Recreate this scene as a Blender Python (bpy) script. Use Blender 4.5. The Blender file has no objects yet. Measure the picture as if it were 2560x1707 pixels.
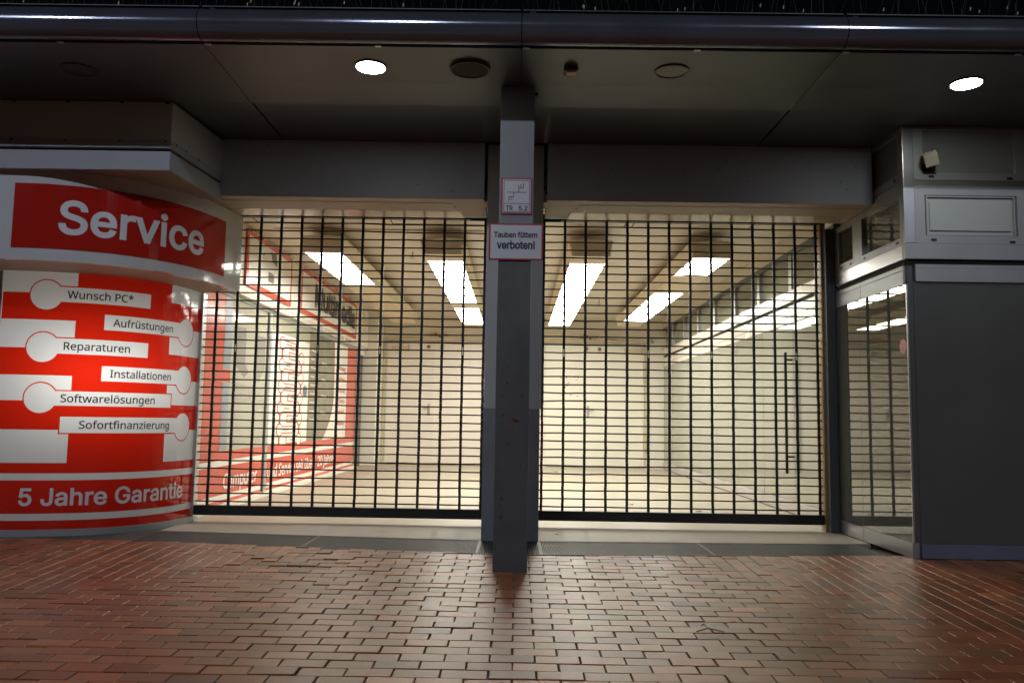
import bpy, bmesh, math, random
from math import radians, sin, cos, pi, hypot
from mathutils import Vector, Matrix
from mathutils.geometry import delaunay_2d_cdt

random.seed(7)
S = bpy.context.scene
COL = S.collection

# ------------------------------------------------------------------ camera, world, exposure
cam_d = bpy.data.cameras.new("camera")
cam = bpy.data.objects.new("camera", cam_d)
COL.objects.link(cam)
cam_d.sensor_width = 36.0
cam_d.lens = 36.0 * 2050.0 / 2560.0
cam_d.clip_start = 0.05
cam_d.clip_end = 600.0
cam.matrix_world = Matrix.Translation((0, 0, 0.99)) @ (Matrix.Rotation(radians(0.36), 4, 'Z') @ Matrix.Rotation(radians(95.35), 4, 'X') @ Matrix.Rotation(radians(0.9), 4, 'Z'))
S.camera = cam

w = bpy.data.worlds.new("World")
S.world = w
w.use_nodes = True
bg = w.node_tree.nodes["Background"]
bg.inputs[0].default_value = (0.30, 0.36, 0.55, 1)      # night sky over a town
bg.inputs[1].default_value = 0.0035

S.view_settings.view_transform = 'Standard'
S.view_settings.look = 'None'
S.view_settings.exposure = 0.0
S.view_settings.gamma = 1.0
S.view_settings.use_curve_mapping = False
S.render.engine = 'CYCLES'
S.cycles.use_denoising = True
S.cycles.max_bounces = 10
S.cycles.diffuse_bounces = 6
S.cycles.sample_clamp_indirect = 6.0
S.cycles.caustics_reflective = False
S.cycles.caustics_refractive = False

LAMP_E = 20.0          # passage tubes
DOWN_E = 60.0         # canopy downlights
STREET_W = 1450.0      # street lamps (watts)
WINDOW_W = 40.0        # lamp inside the drum window

# ------------------------------------------------------------------ materials
def lin(c):
    return tuple(((v / 12.92) if v <= 0.04045 else ((v + 0.055) / 1.055) ** 2.4) for v in c)

def mat(name, col, rough=0.5, metal=0.0, var=0.12, scale=6.0, dirt=0.0, dirt_col=(0.05, 0.045, 0.04), dscale=1.3,
        bump=0.0, bscale=60.0, ior=1.5, coat=0.0, rvar=0.08):
    m = bpy.data.materials.new(name)
    m.use_nodes = True
    nt = m.node_tree
    b = nt.nodes["Principled BSDF"]
    tc = nt.nodes.new("ShaderNodeTexCoord")
    n1 = nt.nodes.new("ShaderNodeTexNoise")
    n1.inputs["Scale"].default_value = scale
    n1.inputs["Detail"].default_value = 6
    nt.links.new(tc.outputs["Object"], n1.inputs["Vector"])
    mr = nt.nodes.new("ShaderNodeMapRange")
    mr.inputs[3].default_value = 1 - var
    mr.inputs[4].default_value = 1 + var
    mr.inputs[1].default_value = 0.25
    mr.inputs[2].default_value = 0.75
    nt.links.new(n1.outputs["Fac"], mr.inputs[0])
    mul = nt.nodes.new("ShaderNodeVectorMath")
    mul.operation = 'SCALE'
    mul.inputs[0].default_value = col[:3]
    nt.links.new(mr.outputs[0], mul.inputs["Scale"])
    out = mul.outputs[0]
    if dirt > 0:
        n2 = nt.nodes.new("ShaderNodeTexNoise")
        n2.inputs["Scale"].default_value = dscale
        n2.inputs["Detail"].default_value = 9
        n2.inputs["Roughness"].default_value = 0.7
        nt.links.new(tc.outputs["Object"], n2.inputs["Vector"])
        cr = nt.nodes.new("ShaderNodeMapRange")
        cr.inputs[1].default_value = 0.52
        cr.inputs[2].default_value = 0.78
        cr.inputs[3].default_value = 0.0
        cr.inputs[4].default_value = dirt
        nt.links.new(n2.outputs["Fac"], cr.inputs[0])
        mx = nt.nodes.new("ShaderNodeMix")
        mx.data_type = 'RGBA'
        nt.links.new(cr.outputs[0], mx.inputs[0])
        nt.links.new(out, mx.inputs[6])
        mx.inputs[7].default_value = (*dirt_col, 1)
        out = mx.outputs[2]
    nt.links.new(out, b.inputs["Base Color"])
    b.inputs["Metallic"].default_value = metal
    b.inputs["IOR"].default_value = ior
    b.inputs["Coat Weight"].default_value = coat
    b.inputs["Coat Roughness"].default_value = 0.06
    rr = nt.nodes.new("ShaderNodeMapRange")
    rr.inputs[3].default_value = max(0.0, rough - rvar)
    rr.inputs[4].default_value = min(1.0, rough + rvar)
    nt.links.new(n1.outputs["Fac"], rr.inputs[0])
    nt.links.new(rr.outputs[0], b.inputs["Roughness"])
    if bump > 0:
        n3 = nt.nodes.new("ShaderNodeTexNoise")
        n3.inputs["Scale"].default_value = bscale
        n3.inputs["Detail"].default_value = 5
        nt.links.new(tc.outputs["Object"], n3.inputs["Vector"])
        bp = nt.nodes.new("ShaderNodeBump")
        bp.inputs["Strength"].default_value = bump
        bp.inputs["Distance"].default_value = 0.01
        nt.links.new(n3.outputs["Fac"], bp.inputs["Height"])
        nt.links.new(bp.outputs[0], b.inputs["Normal"])
    return m

def emit(name, col, strength):
    m = bpy.data.materials.new(name)
    m.use_nodes = True
    b = m.node_tree.nodes["Principled BSDF"]
    b.inputs["Base Color"].default_value = (0.8, 0.8, 0.8, 1)
    b.inputs["Emission Color"].default_value = (*col, 1)
    b.inputs["Emission Strength"].default_value = strength
    return m

def glass(name, tint, refl, rough=0.015, see=0.35):
    """shop glass: mirror by Fresnel over a see-through tinted sheet"""
    m = bpy.data.materials.new(name)
    m.use_nodes = True
    nt = m.node_tree
    nt.nodes.clear()
    o = nt.nodes.new("ShaderNodeOutputMaterial")
    fr = nt.nodes.new("ShaderNodeFresnel")
    fr.inputs[0].default_value = refl
    gl = nt.nodes.new("ShaderNodeBsdfGlossy")
    gl.inputs["Roughness"].default_value = rough
    gl.inputs["Color"].default_value = (0.93, 0.96, 0.91, 1)
    tr = nt.nodes.new("ShaderNodeBsdfTransparent")
    tr.inputs[0].default_value = (*tint, 1)
    df = nt.nodes.new("ShaderNodeBsdfDiffuse")
    df.inputs[0].default_value = (tint[0] * .5, tint[1] * .5, tint[2] * .5, 1)
    m1 = nt.nodes.new("ShaderNodeMixShader")
    m1.inputs[0].default_value = 1 - see
    nt.links.new(tr.outputs[0], m1.inputs[1])
    nt.links.new(df.outputs[0], m1.inputs[2])
    m2 = nt.nodes.new("ShaderNodeMixShader")
    nt.links.new(fr.outputs[0], m2.inputs[0])
    nt.links.new(m1.outputs[0], m2.inputs[1])
    nt.links.new(gl.outputs[0], m2.inputs[2])
    nt.links.new(m2.outputs[0], o.inputs[0])
    return m

M = {}
M['soffit'] = mat("soffit_metal", (0.105, 0.113, 0.125), 0.38, 0.25, 0.10, 1.6, 0.35, (0.10, 0.085, 0.07), 0.9)
M['tube'] = mat("canopy_edge_metal", (0.15, 0.16, 0.20), 0.17, 0.6, 0.08, 3.0, 0.3, (0.08, 0.08, 0.09), 2.0)
M['void'] = mat("dark_gap", (0.008, 0.008, 0.008), 0.8)
M['beam'] = mat("beam_grey_paint", (0.40, 0.445, 0.52), 0.5, 0, 0.06, 2.5, 0.25, (0.28, 0.28, 0.28), 1.5, 0.05, 90)
M['cream'] = mat("cream_board", (0.46, 0.38, 0.29), 0.5, 0, 0.06, 3, 0.25, (0.3, 0.23, 0.16), 2)
M['creamgloss'] = mat("cream_gloss_board", (0.62, 0.53, 0.38), 0.16, 0, 0.05, 3, 0.15, (0.4, 0.3, 0.2), 2)
M['col_light'] = mat("column_light_grey", (0.35, 0.36, 0.37), 0.5, 0, 0.05, 3, 0.25, (0.18, 0.18, 0.18), 3, 0.06, 70)
M['col_dark'] = mat("column_blue_grey", (0.17, 0.178, 0.20), 0.45, 0, 0.1, 4, 0.25, (0.06, 0.06, 0.06), 3, 0.06, 70)
M['post_light'] = mat("post_light_grey", (0.21, 0.22, 0.235), 0.45, 0, 0.06, 4, 0.25, (0.15, 0.15, 0.15), 3)
M['post_dark'] = mat("post_anthracite", (0.090, 0.090, 0.092), 0.42, 0, 0.2, 5, 0.7, (0.06, 0.056, 0.052), 4)
M['black'] = mat("gate_black_paint", (0.012, 0.012, 0.012), 0.45, 0.2, 0.3, 20)
M['white'] = mat("white_panel", (0.66, 0.67, 0.68), 0.09, 0, 0.04, 2, 0.15, (0.5, 0.48, 0.45), 2, rvar=0.03)
M['whitefilm'] = mat("white_film", (0.74, 0.75, 0.74), 0.07, 0, 0.02, 2, rvar=0.02)
def backlit(name, col, trans, tcol):
    """glossy film on a translucent sheet: the lamp standing behind it shines through"""
    m = mat(name, col, 0.07, 0, 0.03, 3, rvar=0.02)
    nt = m.node_tree
    out = nt.nodes["Material Output"]
    b = nt.nodes["Principled BSDF"]
    tl_ = nt.nodes.new("ShaderNodeBsdfTranslucent")
    tl_.inputs[0].default_value = (*tcol, 1)
    mx = nt.nodes.new("ShaderNodeMixShader")
    mx.inputs[0].default_value = trans
    nt.links.new(b.outputs[0], mx.inputs[1])
    nt.links.new(tl_.outputs[0], mx.inputs[2])
    nt.links.new(mx.outputs[0], out.inputs[0])
    return m
M['backlit_white'] = backlit("backlit_white_film", (0.50, 0.51, 0.515), 0.25, (0.80, 0.80, 0.77))
M['backlit_red'] = backlit("backlit_red_film", (0.36, 0.012, 0.007), 0.25, (0.74, 0.022, 0.006))
M['shopdark'] = mat("dark_shop_wall", (0.05, 0.048, 0.045), 0.7)
M['red'] = mat("red_film", (0.60, 0.020, 0.010), 0.07, 0, 0.05, 3, 0.12, (0.4, 0.012, 0.007), 2, rvar=0.02)
M['redsign'] = mat("red_sign_film", (0.50, 0.022, 0.014), 0.08, 0, 0.05, 3, rvar=0.02)
M['greytext'] = mat("pale_grey_letter", (0.74, 0.75, 0.78), 0.3, 0, 0.02, 3)
M['blacktext'] = mat("black_letter", (0.012, 0.014, 0.022), 0.35, 0, 0.02, 3)
M['alu'] = mat("aluminium", (0.48, 0.48, 0.49), 0.3, 0.75, 0.06, 4, 0.2, (0.25, 0.24, 0.22), 3)
M['aludull'] = mat("dull_aluminium", (0.37, 0.38, 0.385), 0.42, 0.35, 0.06, 4, 0.2, (0.25, 0.24, 0.22), 3)
M['kpanel'] = mat("grey_panel", (0.24, 0.25, 0.235), 0.45, 0.1, 0.05, 2)
M['kwhite'] = mat("pale_panel", (0.45, 0.47, 0.45), 0.42, 0.1, 0.04, 2)
M['kdark'] = mat("dark_window_panel", (0.098, 0.097, 0.091), 0.30, 0, 0.10, 1.2, 0.5, (0.075, 0.075, 0.073), 1.8)
M['plinth_blue'] = mat("blue_grey_plinth", (0.16, 0.18, 0.25), 0.4, 0.3, 0.06, 3)
M['boxbeige'] = mat("awning_beige_panel", (0.50, 0.495, 0.48), 0.5, 0, 0.05, 2, 0.25, (0.18, 0.16, 0.14), 2)
M['boxgrey'] = mat("awning_grey_panel", (0.36, 0.37, 0.40), 0.5, 0, 0.05, 2, 0.2, (0.2, 0.2, 0.2), 2)
M['slat'] = mat("awning_slat", (0.36, 0.29, 0.25), 0.5, 0, 0.08, 5)
M['concrete'] = mat("passage_floor_concrete", (0.35, 0.31, 0.24), 0.42, 0, 0.10, 1.2, 0.30, (0.34, 0.26, 0.17), 0.8, 0.08, 50)
M['sill'] = mat("threshold_concrete", (0.46, 0.40, 0.315), 0.5, 0, 0.12, 2.0, 0.5, (0.20, 0.16, 0.11), 1.4, 0.12, 60)
M['asphalt'] = mat("dark_edge_strip", (0.075, 0.073, 0.070), 0.6, 0, 0.2, 12, 0.3, (0.04, 0.04, 0.04), 3, 0.3, 150)
M['grate'] = mat("grating_steel", (0.20, 0.195, 0.19), 0.42, 0.6, 0.15, 12, 0.4, (0.06, 0.05, 0.04), 5)
M['ceil'] = mat("passage_ceiling_paint", (0.60, 0.55, 0.46), 0.36, 0, 0.04, 1.2, 0.2, (0.45, 0.38, 0.29), 0.8)
M['wall'] = mat("cream_wall_paint", (0.76, 0.73, 0.64), 0.5, 0, 0.04, 1.5, 0.12, (0.5, 0.42, 0.3), 1.2, 0.05, 60)
M['door'] = mat("cream_door_paint", (0.78, 0.76, 0.665), 0.38, 0, 0.03, 1.5, 0.10, (0.45, 0.40, 0.32), 1.6)
M['doorpink'] = mat("pinkish_door_paint", (0.76, 0.715, 0.64), 0.38, 0, 0.03, 1.5, 0.10, (0.45, 0.38, 0.32), 1.6)
M['duct'] = mat("cream_duct", (0.60, 0.52, 0.36), 0.5)
M['brownline'] = mat("brown_line", (0.10, 0.07, 0.035), 0.6)
M['lum'] = mat("luminaire_housing", (0.78, 0.69, 0.53), 0.5, 0, 0.05, 3)
M['lumoff'] = mat("unlit_diffuser", (0.66, 0.56, 0.38), 0.4, 0, 0.04, 3)
M['lit'] = emit("lit_diffuser", (0.99, 0.965, 0.855), LAMP_E)
M['down'] = emit("lit_downlight", (0.95, 1.0, 0.92), DOWN_E)
M['greydoor'] = mat("grey_brown_door", (0.13, 0.11, 0.105), 0.5)
M['skirt'] = mat("pale_metal_skirting", (0.46, 0.43, 0.42), 0.35, 0.2, 0.05, 3)
M['beamwhite'] = mat("white_beam", (0.66, 0.62, 0.55), 0.25, 0.1, 0.03, 2)
M['passglass'] = glass("passage_glass", (0.78, 0.80, 0.68), 2.3, 0.02, 0.25)
M['kioskglass'] = glass("corner_glass", (0.30, 0.31, 0.27), 2.35, 0.010, 0.2)
M['clear'] = mat("clerestory_glass", (0.20, 0.205, 0.15), 0.06, 0, 0.04, 2, ior=1.6)
M['pane'] = mat("shop_window_pane", (0.42, 0.41, 0.33), 0.05, 0, 0.06, 0.9, 0.2, (0.3, 0.3, 0.25), 0.8, ior=1.65)
M['pred'] = mat("passage_red_film", (0.60, 0.075, 0.045), 0.18, 0, 0.04, 2)  # red paled in its base colour to carry the wash of glass reflections
M['pwhite'] = mat("passage_white_film", (0.80, 0.78, 0.72), 0.2, 0, 0.03, 2)
M['pgrey'] = mat("poster_grey_green", (0.20, 0.19, 0.135), 0.2, 0, 0.15, 3)
M['pblue'] = mat("poster_blue_grey", (0.28, 0.32, 0.37), 0.25, 0, 0.2, 4)
M['sensor'] = mat("pale_plastic", (0.55, 0.50, 0.40), 0.4)
M['camcream'] = mat("cream_camera_plastic", (0.62, 0.60, 0.47), 0.4)
M['darkplastic'] = mat("dark_plastic", (0.015, 0.014, 0.012), 0.5)
M['speaker'] = mat("speaker_grille", (0.030, 0.022, 0.014), 0.7, 0, 0.2, 40)
M['ring'] = mat("lamp_ring", (0.09, 0.085, 0.075), 0.4, 0.3)
M['offlens'] = mat("unlit_lens", (0.15, 0.13, 0.10), 0.35)
M['signred'] = mat("sign_red_border", (0.36, 0.012, 0.02), 0.35)
M['signwhite'] = mat("sign_white", (0.60, 0.60, 0.645), 0.4, 0, 0.02, 3)
M['yellowpost'] = mat("rusty_cream_guide", (0.30, 0.20, 0.075), 0.5, 0.1, 0.15, 5, 0.5, (0.12, 0.05, 0.02), 5)
M['jamb'] = mat("dark_grey_jamb", (0.085, 0.087, 0.095), 0.45, 0.2, 0.08, 4)
M['redled'] = mat("red_lens", (0.6, 0.02, 0.015), 0.3)
M['steel'] = mat("handle_steel", (0.42, 0.42, 0.42), 0.35, 0.5)
M['sticker'] = mat("pink_red_disc", (0.55, 0.10, 0.08), 0.3)
M['leaf'] = mat("dry_leaf", (0.20, 0.11, 0.04), 0.7)
M['twig'] = mat("dry_twig", (0.33, 0.24, 0.10), 0.7)
M['butt'] = mat("cigarette_paper", (0.6, 0.57, 0.48), 0.8)
M['spike'] = mat("spike_wire", (0.07, 0.068, 0.065), 0.45, 0.6)
M['smear'] = mat("red_smear", (0.22, 0.03, 0.02), 0.5)

def brick_mat():
    m = mat("paver_clay", (1, 1, 1), 0.325, 0, 0.16, 40, 0.4, (0.66, 0.60, 0.56), 1.6, 0.16, 160, ior=1.5, rvar=0.09)
    nt = m.node_tree
    b = nt.nodes["Principled BSDF"]
    old = b.inputs["Base Color"].links[0].from_socket
    at = nt.nodes.new("ShaderNodeVertexColor")
    at.layer_name = "tint"
    mx = nt.nodes.new("ShaderNodeMix")
    mx.data_type = 'RGBA'
    mx.blend_type = 'MULTIPLY'
    mx.inputs[0].default_value = 1.0
    nt.links.new(old, mx.inputs[6])
    nt.links.new(at.outputs[0], mx.inputs[7])
    # dark pores
    tc = nt.nodes.new("ShaderNodeTexCoord")
    v = nt.nodes.new("ShaderNodeTexNoise")
    v.inputs["Scale"].default_value = 230
    v.inputs["Detail"].default_value = 2
    nt.links.new(tc.outputs["Object"], v.inputs["Vector"])
    r = nt.nodes.new("ShaderNodeMapRange")
    r.inputs[1].default_value = 0.62
    r.inputs[2].default_value = 0.74
    r.inputs[3].default_value = 0.0
    r.inputs[4].default_value = 0.55
    nt.links.new(v.outputs["Fac"], r.inputs[0])
    m2 = nt.nodes.new("ShaderNodeMix")
    m2.data_type = 'RGBA'
    nt.links.new(r.outputs[0], m2.inputs[0])
    nt.links.new(mx.outputs[2], m2.inputs[6])
    m2.inputs[7].default_value = (0.05, 0.03, 0.022, 1)
    nt.links.new(m2.outputs[2], b.inputs["Base Color"])
    return m
M['brick'] = brick_mat()

def ground_mat():
    m = mat("ground_paving_bed", (0.10, 0.078, 0.066), 0.75, 0, 0.25, 30, 0, bump=0.3, bscale=120)
    return m
M['ground'] = ground_mat()

# ------------------------------------------------------------------ mesh helpers
OFF = {}

def box(bm, x0, x1, y0, y1, z0, z1, bev=0.0):
    g = bmesh.ops.create_cube(bm, size=1.0)
    for v in g['verts']:
        v.co = Vector(((x0 + x1) / 2 + v.co.x * (x1 - x0), (y0 + y1) / 2 + v.co.y * (y1 - y0), (z0 + z1) / 2 + v.co.z * (z1 - z0)))
    if bev > 0:
        es = list({e for v in g['verts'] for e in v.link_edges})
        bmesh.ops.bevel(bm, geom=es, offset=bev, segments=2, affect='EDGES', profile=0.7)
    return bm

def B(*a, **k):
    return box(bmesh.new(), *a, **k)

def tube(bm, pts, r, seg=8, cap=True):
    pts = [Vector(p) for p in pts]
    rings = []
    for i, p in enumerate(pts):
        d = (pts[min(i + 1, len(pts) - 1)] - pts[max(i - 1, 0)]).normalized()
        a = d.cross(Vector((0, 0, 1)))
        if a.length < 1e-3:
            a = d.cross(Vector((0, 1, 0)))
        a.normalize()
        b = d.cross(a)
        rr = r[i] if isinstance(r, (list, tuple)) else r
        rings.append([bm.verts.new(p + a * rr * cos(2 * pi * k / seg) + b * rr * sin(2 * pi * k / seg)) for k in range(seg)])
    for i in range(len(rings) - 1):
        for k in range(seg):
            bm.faces.new((rings[i][k], rings[i][(k + 1) % seg], rings[i + 1][(k + 1) % seg], rings[i + 1][k]))
    if cap:
        bm.faces.new(rings[0][::-1])
        bm.faces.new(rings[-1])
    return bm

def disc(bm, c, r, z0, z1, seg=40, r2=None):
    """upright cylinder / ring about the vertical axis; r2 = inner radius"""
    def ring(rad, z):
        return [bm.verts.new((c[0] + rad * cos(2 * pi * k / seg), c[1] + rad * sin(2 * pi * k / seg), z)) for k in range(seg)]
    if r2 is None:
        a, b = ring(r, z0), ring(r, z1)
        bm.faces.new(a[::-1])
        bm.faces.new(b)
        for k in range(seg):
            bm.faces.new((a[k], a[(k + 1) % seg], b[(k + 1) % seg], b[k]))
    else:
        rr = [ring(r, z1), ring(r, z0), ring(r - 0.25 * (r - r2), z0 - 0.002), ring(r2, z0), ring(r2, z1)]
        for p, q in zip(rr, rr[1:]):
            for k in range(seg):
                bm.faces.new((p[k], p[(k + 1) % seg], q[(k + 1) % seg], q[k]))
    return bm

def prism(bm, poly, axis, a0, a1):
    """extrude a 2D polygon; axis 'x': poly is (y,z); 'y': (x,z); 'z': (x,y)"""
    def P(p, a):
        return {'x': (a, p[0], p[1]), 'y': (p[0], a, p[1]), 'z': (p[0], p[1], a)}[axis]
    f = [bm.verts.new(P(p, a0)) for p in poly]
    g = [bm.verts.new(P(p, a1)) for p in poly]
    n = len(poly)
    bm.faces.new(f)
    bm.faces.new(g[::-1])
    for i in range(n):
        bm.faces.new((f[i], g[i], g[(i + 1) % n], f[(i + 1) % n]))
    return bm

def link_obj(name, bm, m, parent=None, smooth=False):
    bmesh.ops.recalc_face_normals(bm, faces=bm.faces)
    off = OFF.get(parent.name, Vector()) if parent else Vector()
    if off.length:
        bmesh.ops.translate(bm, verts=bm.verts, vec=-off)
    me = bpy.data.meshes.new(name)
    bm.to_mesh(me)
    bm.free()
    me.materials.append(m)
    if smooth:
        for p in me.polygons:
            p.use_smooth = True
    o = bpy.data.objects.new(name, me)
    COL.objects.link(o)
    if parent:
        o.parent = parent
        OFF[o.name] = off
    return o

def thing(name, label, cat, loc=(0, 0, 0), group=None):
    o = bpy.data.objects.new(name, None)
    o.empty_display_size = 0.1
    COL.objects.link(o)
    o.location = loc
    OFF[o.name] = Vector(loc)
    o['label'] = label
    o['category'] = cat
    if group:
        o['group'] = group
    return o

def tag(o, label, cat, group=None):
    o['label'] = label
    o['category'] = cat
    if group:
        o['group'] = group
    return o

def struct(name, bm, m, smooth=False):
    o = link_obj(name, bm, m, None, smooth)
    o['kind'] = 'structure'
    return o

# lettering --------------------------------------------------------
def bundled(name):
    """one of the fonts that ship inside Blender; the built-in face if it is not there"""
    try:
        import os
        p = os.path.join(bpy.utils.system_resource('DATAFILES'), "fonts", name)
        return bpy.data.fonts.load(p) if os.path.exists(p) else None
    except Exception:
        return None
SANS = bundled("Inter.woff2")
HUM = bundled("NotoSansHebrew-Regular.woff2")      # its Latin letters are a humanist sans

CAPS = {}
def cap_height(font):
    k = font.name if font else ""
    if k not in CAPS:
        CAPS[k] = 1.0
        b = text_bm("H", 1.0, 1.0, 0.0, font=font)
        CAPS[k] = max(v.co.y for v in b.verts)
        b.free()
    return CAPS[k]

def text_bm(body, width=None, cap=0.1, bold=0.0, depth=0.0, spacing=1.0, font=None):
    """flat text in XY, left-bottom at 0,0 on the baseline; cap = capital height"""
    cu = bpy.data.curves.new("lettering", 'FONT')
    cu.body = body
    cu.size = 1.0
    if font:
        cu.font = font
    cu.fill_mode = 'NONE'
    cu.space_character = spacing
    cu.resolution_u = 5
    o = bpy.data.objects.new("lettering", cu)
    COL.objects.link(o)
    bpy.context.view_layer.update()
    dg = bpy.context.evaluated_depsgraph_get()
    me = bpy.data.meshes.new_from_object(o.evaluated_get(dg))
    # outline loops -> filled by winding number, so overlapping contours merge
    co = [Vector((v.co.x, v.co.y)) for v in me.vertices]
    nb = {}
    for e in me.edges:
        a, b = e.vertices
        nb.setdefault(a, []).append(b)
        nb.setdefault(b, []).append(a)
    seen, loops = set(), []
    for i in range(len(co)):
        if i in seen or i not in nb:
            continue
        lp = [i]
        seen.add(i)
        nxt = i + 1 if (i + 1) in nb[i] else nb[i][0]
        while nxt not in seen:
            lp.append(nxt)
            seen.add(nxt)
            c = [k for k in nb[nxt] if k not in seen]
            if not c:
                break
            nxt = c[0]
        if len(lp) > 2:
            loops.append(lp)
    def area(lp):
        return sum(co[a].x * co[b].y - co[b].x * co[a].y for a, b in zip(lp, lp[1:] + lp[:1])) / 2
    side = 1 if sum(area(lp) for lp in loops) > 0 else -1
    verts, edges, polys = [], [], []
    for lp in loops:
        k = len(verts)
        pts = [co[q] for q in lp]
        if bold:
            np_ = []
            for q in range(len(pts)):
                d1 = (pts[q] - pts[q - 1])
                d2 = (pts[(q + 1) % len(pts)] - pts[q])
                d1 = d1.normalized() if d1.length > 1e-9 else d2.normalized()
                d2 = d2.normalized() if d2.length > 1e-9 else d1
                n1, n2 = Vector((d1.y, -d1.x)), Vector((d2.y, -d2.x))
                nn = n1 + n2
                nn = nn / max(0.6, nn.length_squared / 2) if nn.length > 1e-6 else n1
                np_.append(pts[q] + nn * bold * side)
            pts = np_
        verts += pts
        edges += [(k + q, k + (q + 1) % len(pts)) for q in range(len(pts))]
        polys.append(pts)
    vo, eo, fo = delaunay_2d_cdt(verts, edges, [], 0, 1e-6)[:3]
    def winding(p):
        n = 0
        for pl in polys:
            for a, b in zip(pl, pl[1:] + pl[:1]):
                if (a.y <= p.y) != (b.y <= p.y):
                    x = a.x + (p.y - a.y) * (b.x - a.x) / (b.y - a.y)
                    if x > p.x:
                        n += 1 if b.y > a.y else -1
        return n
    bm = bmesh.new()
    vs = [bm.verts.new((v.x, v.y, 0)) for v in vo]
    for f in fo:
        c = sum((vo[q] for q in f), Vector((0, 0))) / len(f)
        if winding(c) != 0:
            bm.faces.new([vs[q] for q in f])
    for v in [v for v in bm.verts if not v.link_faces]:
        bm.verts.remove(v)
    bpy.data.objects.remove(o)
    bpy.data.curves.remove(cu)
    bpy.data.meshes.remove(me)
    x0 = min(v.co.x for v in bm.verts)
    x1 = max(v.co.x for v in bm.verts)
    sy = cap / cap_height(font)
    sx = (width / (x1 - x0)) if width else sy
    for v in bm.verts:
        v.co = Vector(((v.co.x - x0) * sx, v.co.y * sy, 0))
    return bm

def place(bm, fn):
    for v in bm.verts:
        v.co = Vector(fn(v.co.x, v.co.y))
    return bm

def shape_bm(poly):
    bm = bmesh.new()
    f = bm.faces.new([bm.verts.new((x, y, 0)) for x, y in poly])
    return bm

def rect(x0, x1, y0, y1):
    return shape_bm([(x0, y0), (x1, y0), (x1, y1), (x0, y1)])

def join(*bms):
    a = bms[0]
    for b in bms[1:]:
        me = bpy.data.meshes.new("tmp")
        b.to_mesh(me)
        b.free()
        a.from_mesh(me)
        bpy.data.meshes.remove(me)
    return a

def thicken(bm, fn_n, t):
    return bm

# curved sheets ----------------------------------------------------
class Curve:
    def __init__(s, pts, n=24):
        P = [Vector(p) for p in pts]
        P = [2 * P[0] - P[1]] + P + [2 * P[-1] - P[-2]]
        o = []
        for i in range(1, len(P) - 2):
            a, b, c, d = P[i - 1:i + 3]
            for k in range(n):
                t = k / n
                o.append(.5 * ((2 * b) + (c - a) * t + (2 * a - 5 * b + 4 * c - d) * t * t + (3 * b - a - 3 * c + d) * t ** 3))
        o.append(P[-2])
        s.p = o
        s.s = [0.0]
        for a, b in zip(o, o[1:]):
            s.s.append(s.s[-1] + (b - a).length)
        s.L = s.s[-1]
    def at(s, u, off=0.0):
        u = min(max(u, 0.0), s.L - 1e-6)
        lo, hi = 0, len(s.s) - 1
        while hi - lo > 1:
            m = (lo + hi) // 2
            if s.s[m] <= u:
                lo = m
            else:
                hi = m
        f = (u - s.s[lo]) / (s.s[hi] - s.s[lo])
        p = s.p[lo].lerp(s.p[hi], f)
        i0, i1 = max(lo - 1, 0), min(hi + 1, len(s.p) - 1)
        d = ((s.p[hi] - s.p[i0]).lerp(s.p[i1] - s.p[lo], f)).normalized()
        n = Vector((d.y, -d.x))          # toward the street
        return p + n * off

def bend(bm, cv, off, thick=0.0, step=0.04):
    """flat sheet in (s, z) -> onto the curve, offset toward the street"""
    xs = [v.co.x for v in bm.verts]
    x = math.floor(min(xs) / step) * step + step
    while x < max(xs) - 1e-5:
        bmesh.ops.bisect_plane(bm, geom=bm.verts[:] + bm.edges[:] + bm.faces[:], plane_co=(x, 0, 0), plane_no=(1, 0, 0), dist=1e-6)
        x += step
    if thick > 0:
        r = bmesh.ops.extrude_face_region(bm, geom=bm.faces[:])
        ve = [e for e in r['geom'] if isinstance(e, bmesh.types.BMVert)]
        for v in ve:
            v.co.z = thick
    for v in bm.verts:
        p = cv.at(v.co.x, off + v.co.z)
        v.co = Vector((p.x, p.y, v.co.y))
    return bm

# ------------------------------------------------------------------ ground
def edge_y(x):
    pts = [(-60, 6.62), (-6, 6.62), (-3, 6.48), (-1.6, 6.28), (-0.2, 6.14), (0.1, 6.14), (1.5, 6.22), (2.82, 6.34), (60, 6.34)]
    for (a, ya), (b, yb) in zip(pts, pts[1:]):
        if a <= x <= b:
            return ya + (yb - ya) * (x - a) / (b - a)
    return 6.3

def gz(y):
    return -0.04 * (6.2 - y) if y < 6.2 else 0.0

gb = bmesh.new()
ys = [-150, -20, -2, 1.0, 3.0, 5.0, 6.2, 7.0, 40, 150]
def gzf(y):
    return gz(max(y, -2)) - 0.011
prev = None
for y in ys:
    row = [gb.verts.new((x, y, gzf(y) - (0.03 if y > 6.5 else 0))) for x in (-150, -7, 7, 150)]
    if prev:
        for i in range(3):
            gb.faces.new((prev[i], prev[i + 1], row[i + 1], row[i]))
    prev = row
struct("ground", gb, M['ground'])

# clay pavers: real bricks in running bond, turning at two mitre lines
C = 0.1023
bb = bmesh.new()
tint = bb.loops.layers.color.new("tint")
used = set()
def region(x, y):
    if x < -1.3 - (6.2 - y) * 1.07:
        return 'v'
    if x > 1.15 + (6.15 - y) * 0.75:
        return 'v'
    return 'h'

def blocked(x, y):
    if y > edge_y(x) - 0.02:
        return True
    if x > 2.93 and y > 6.17:
        return True
    return False

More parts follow.
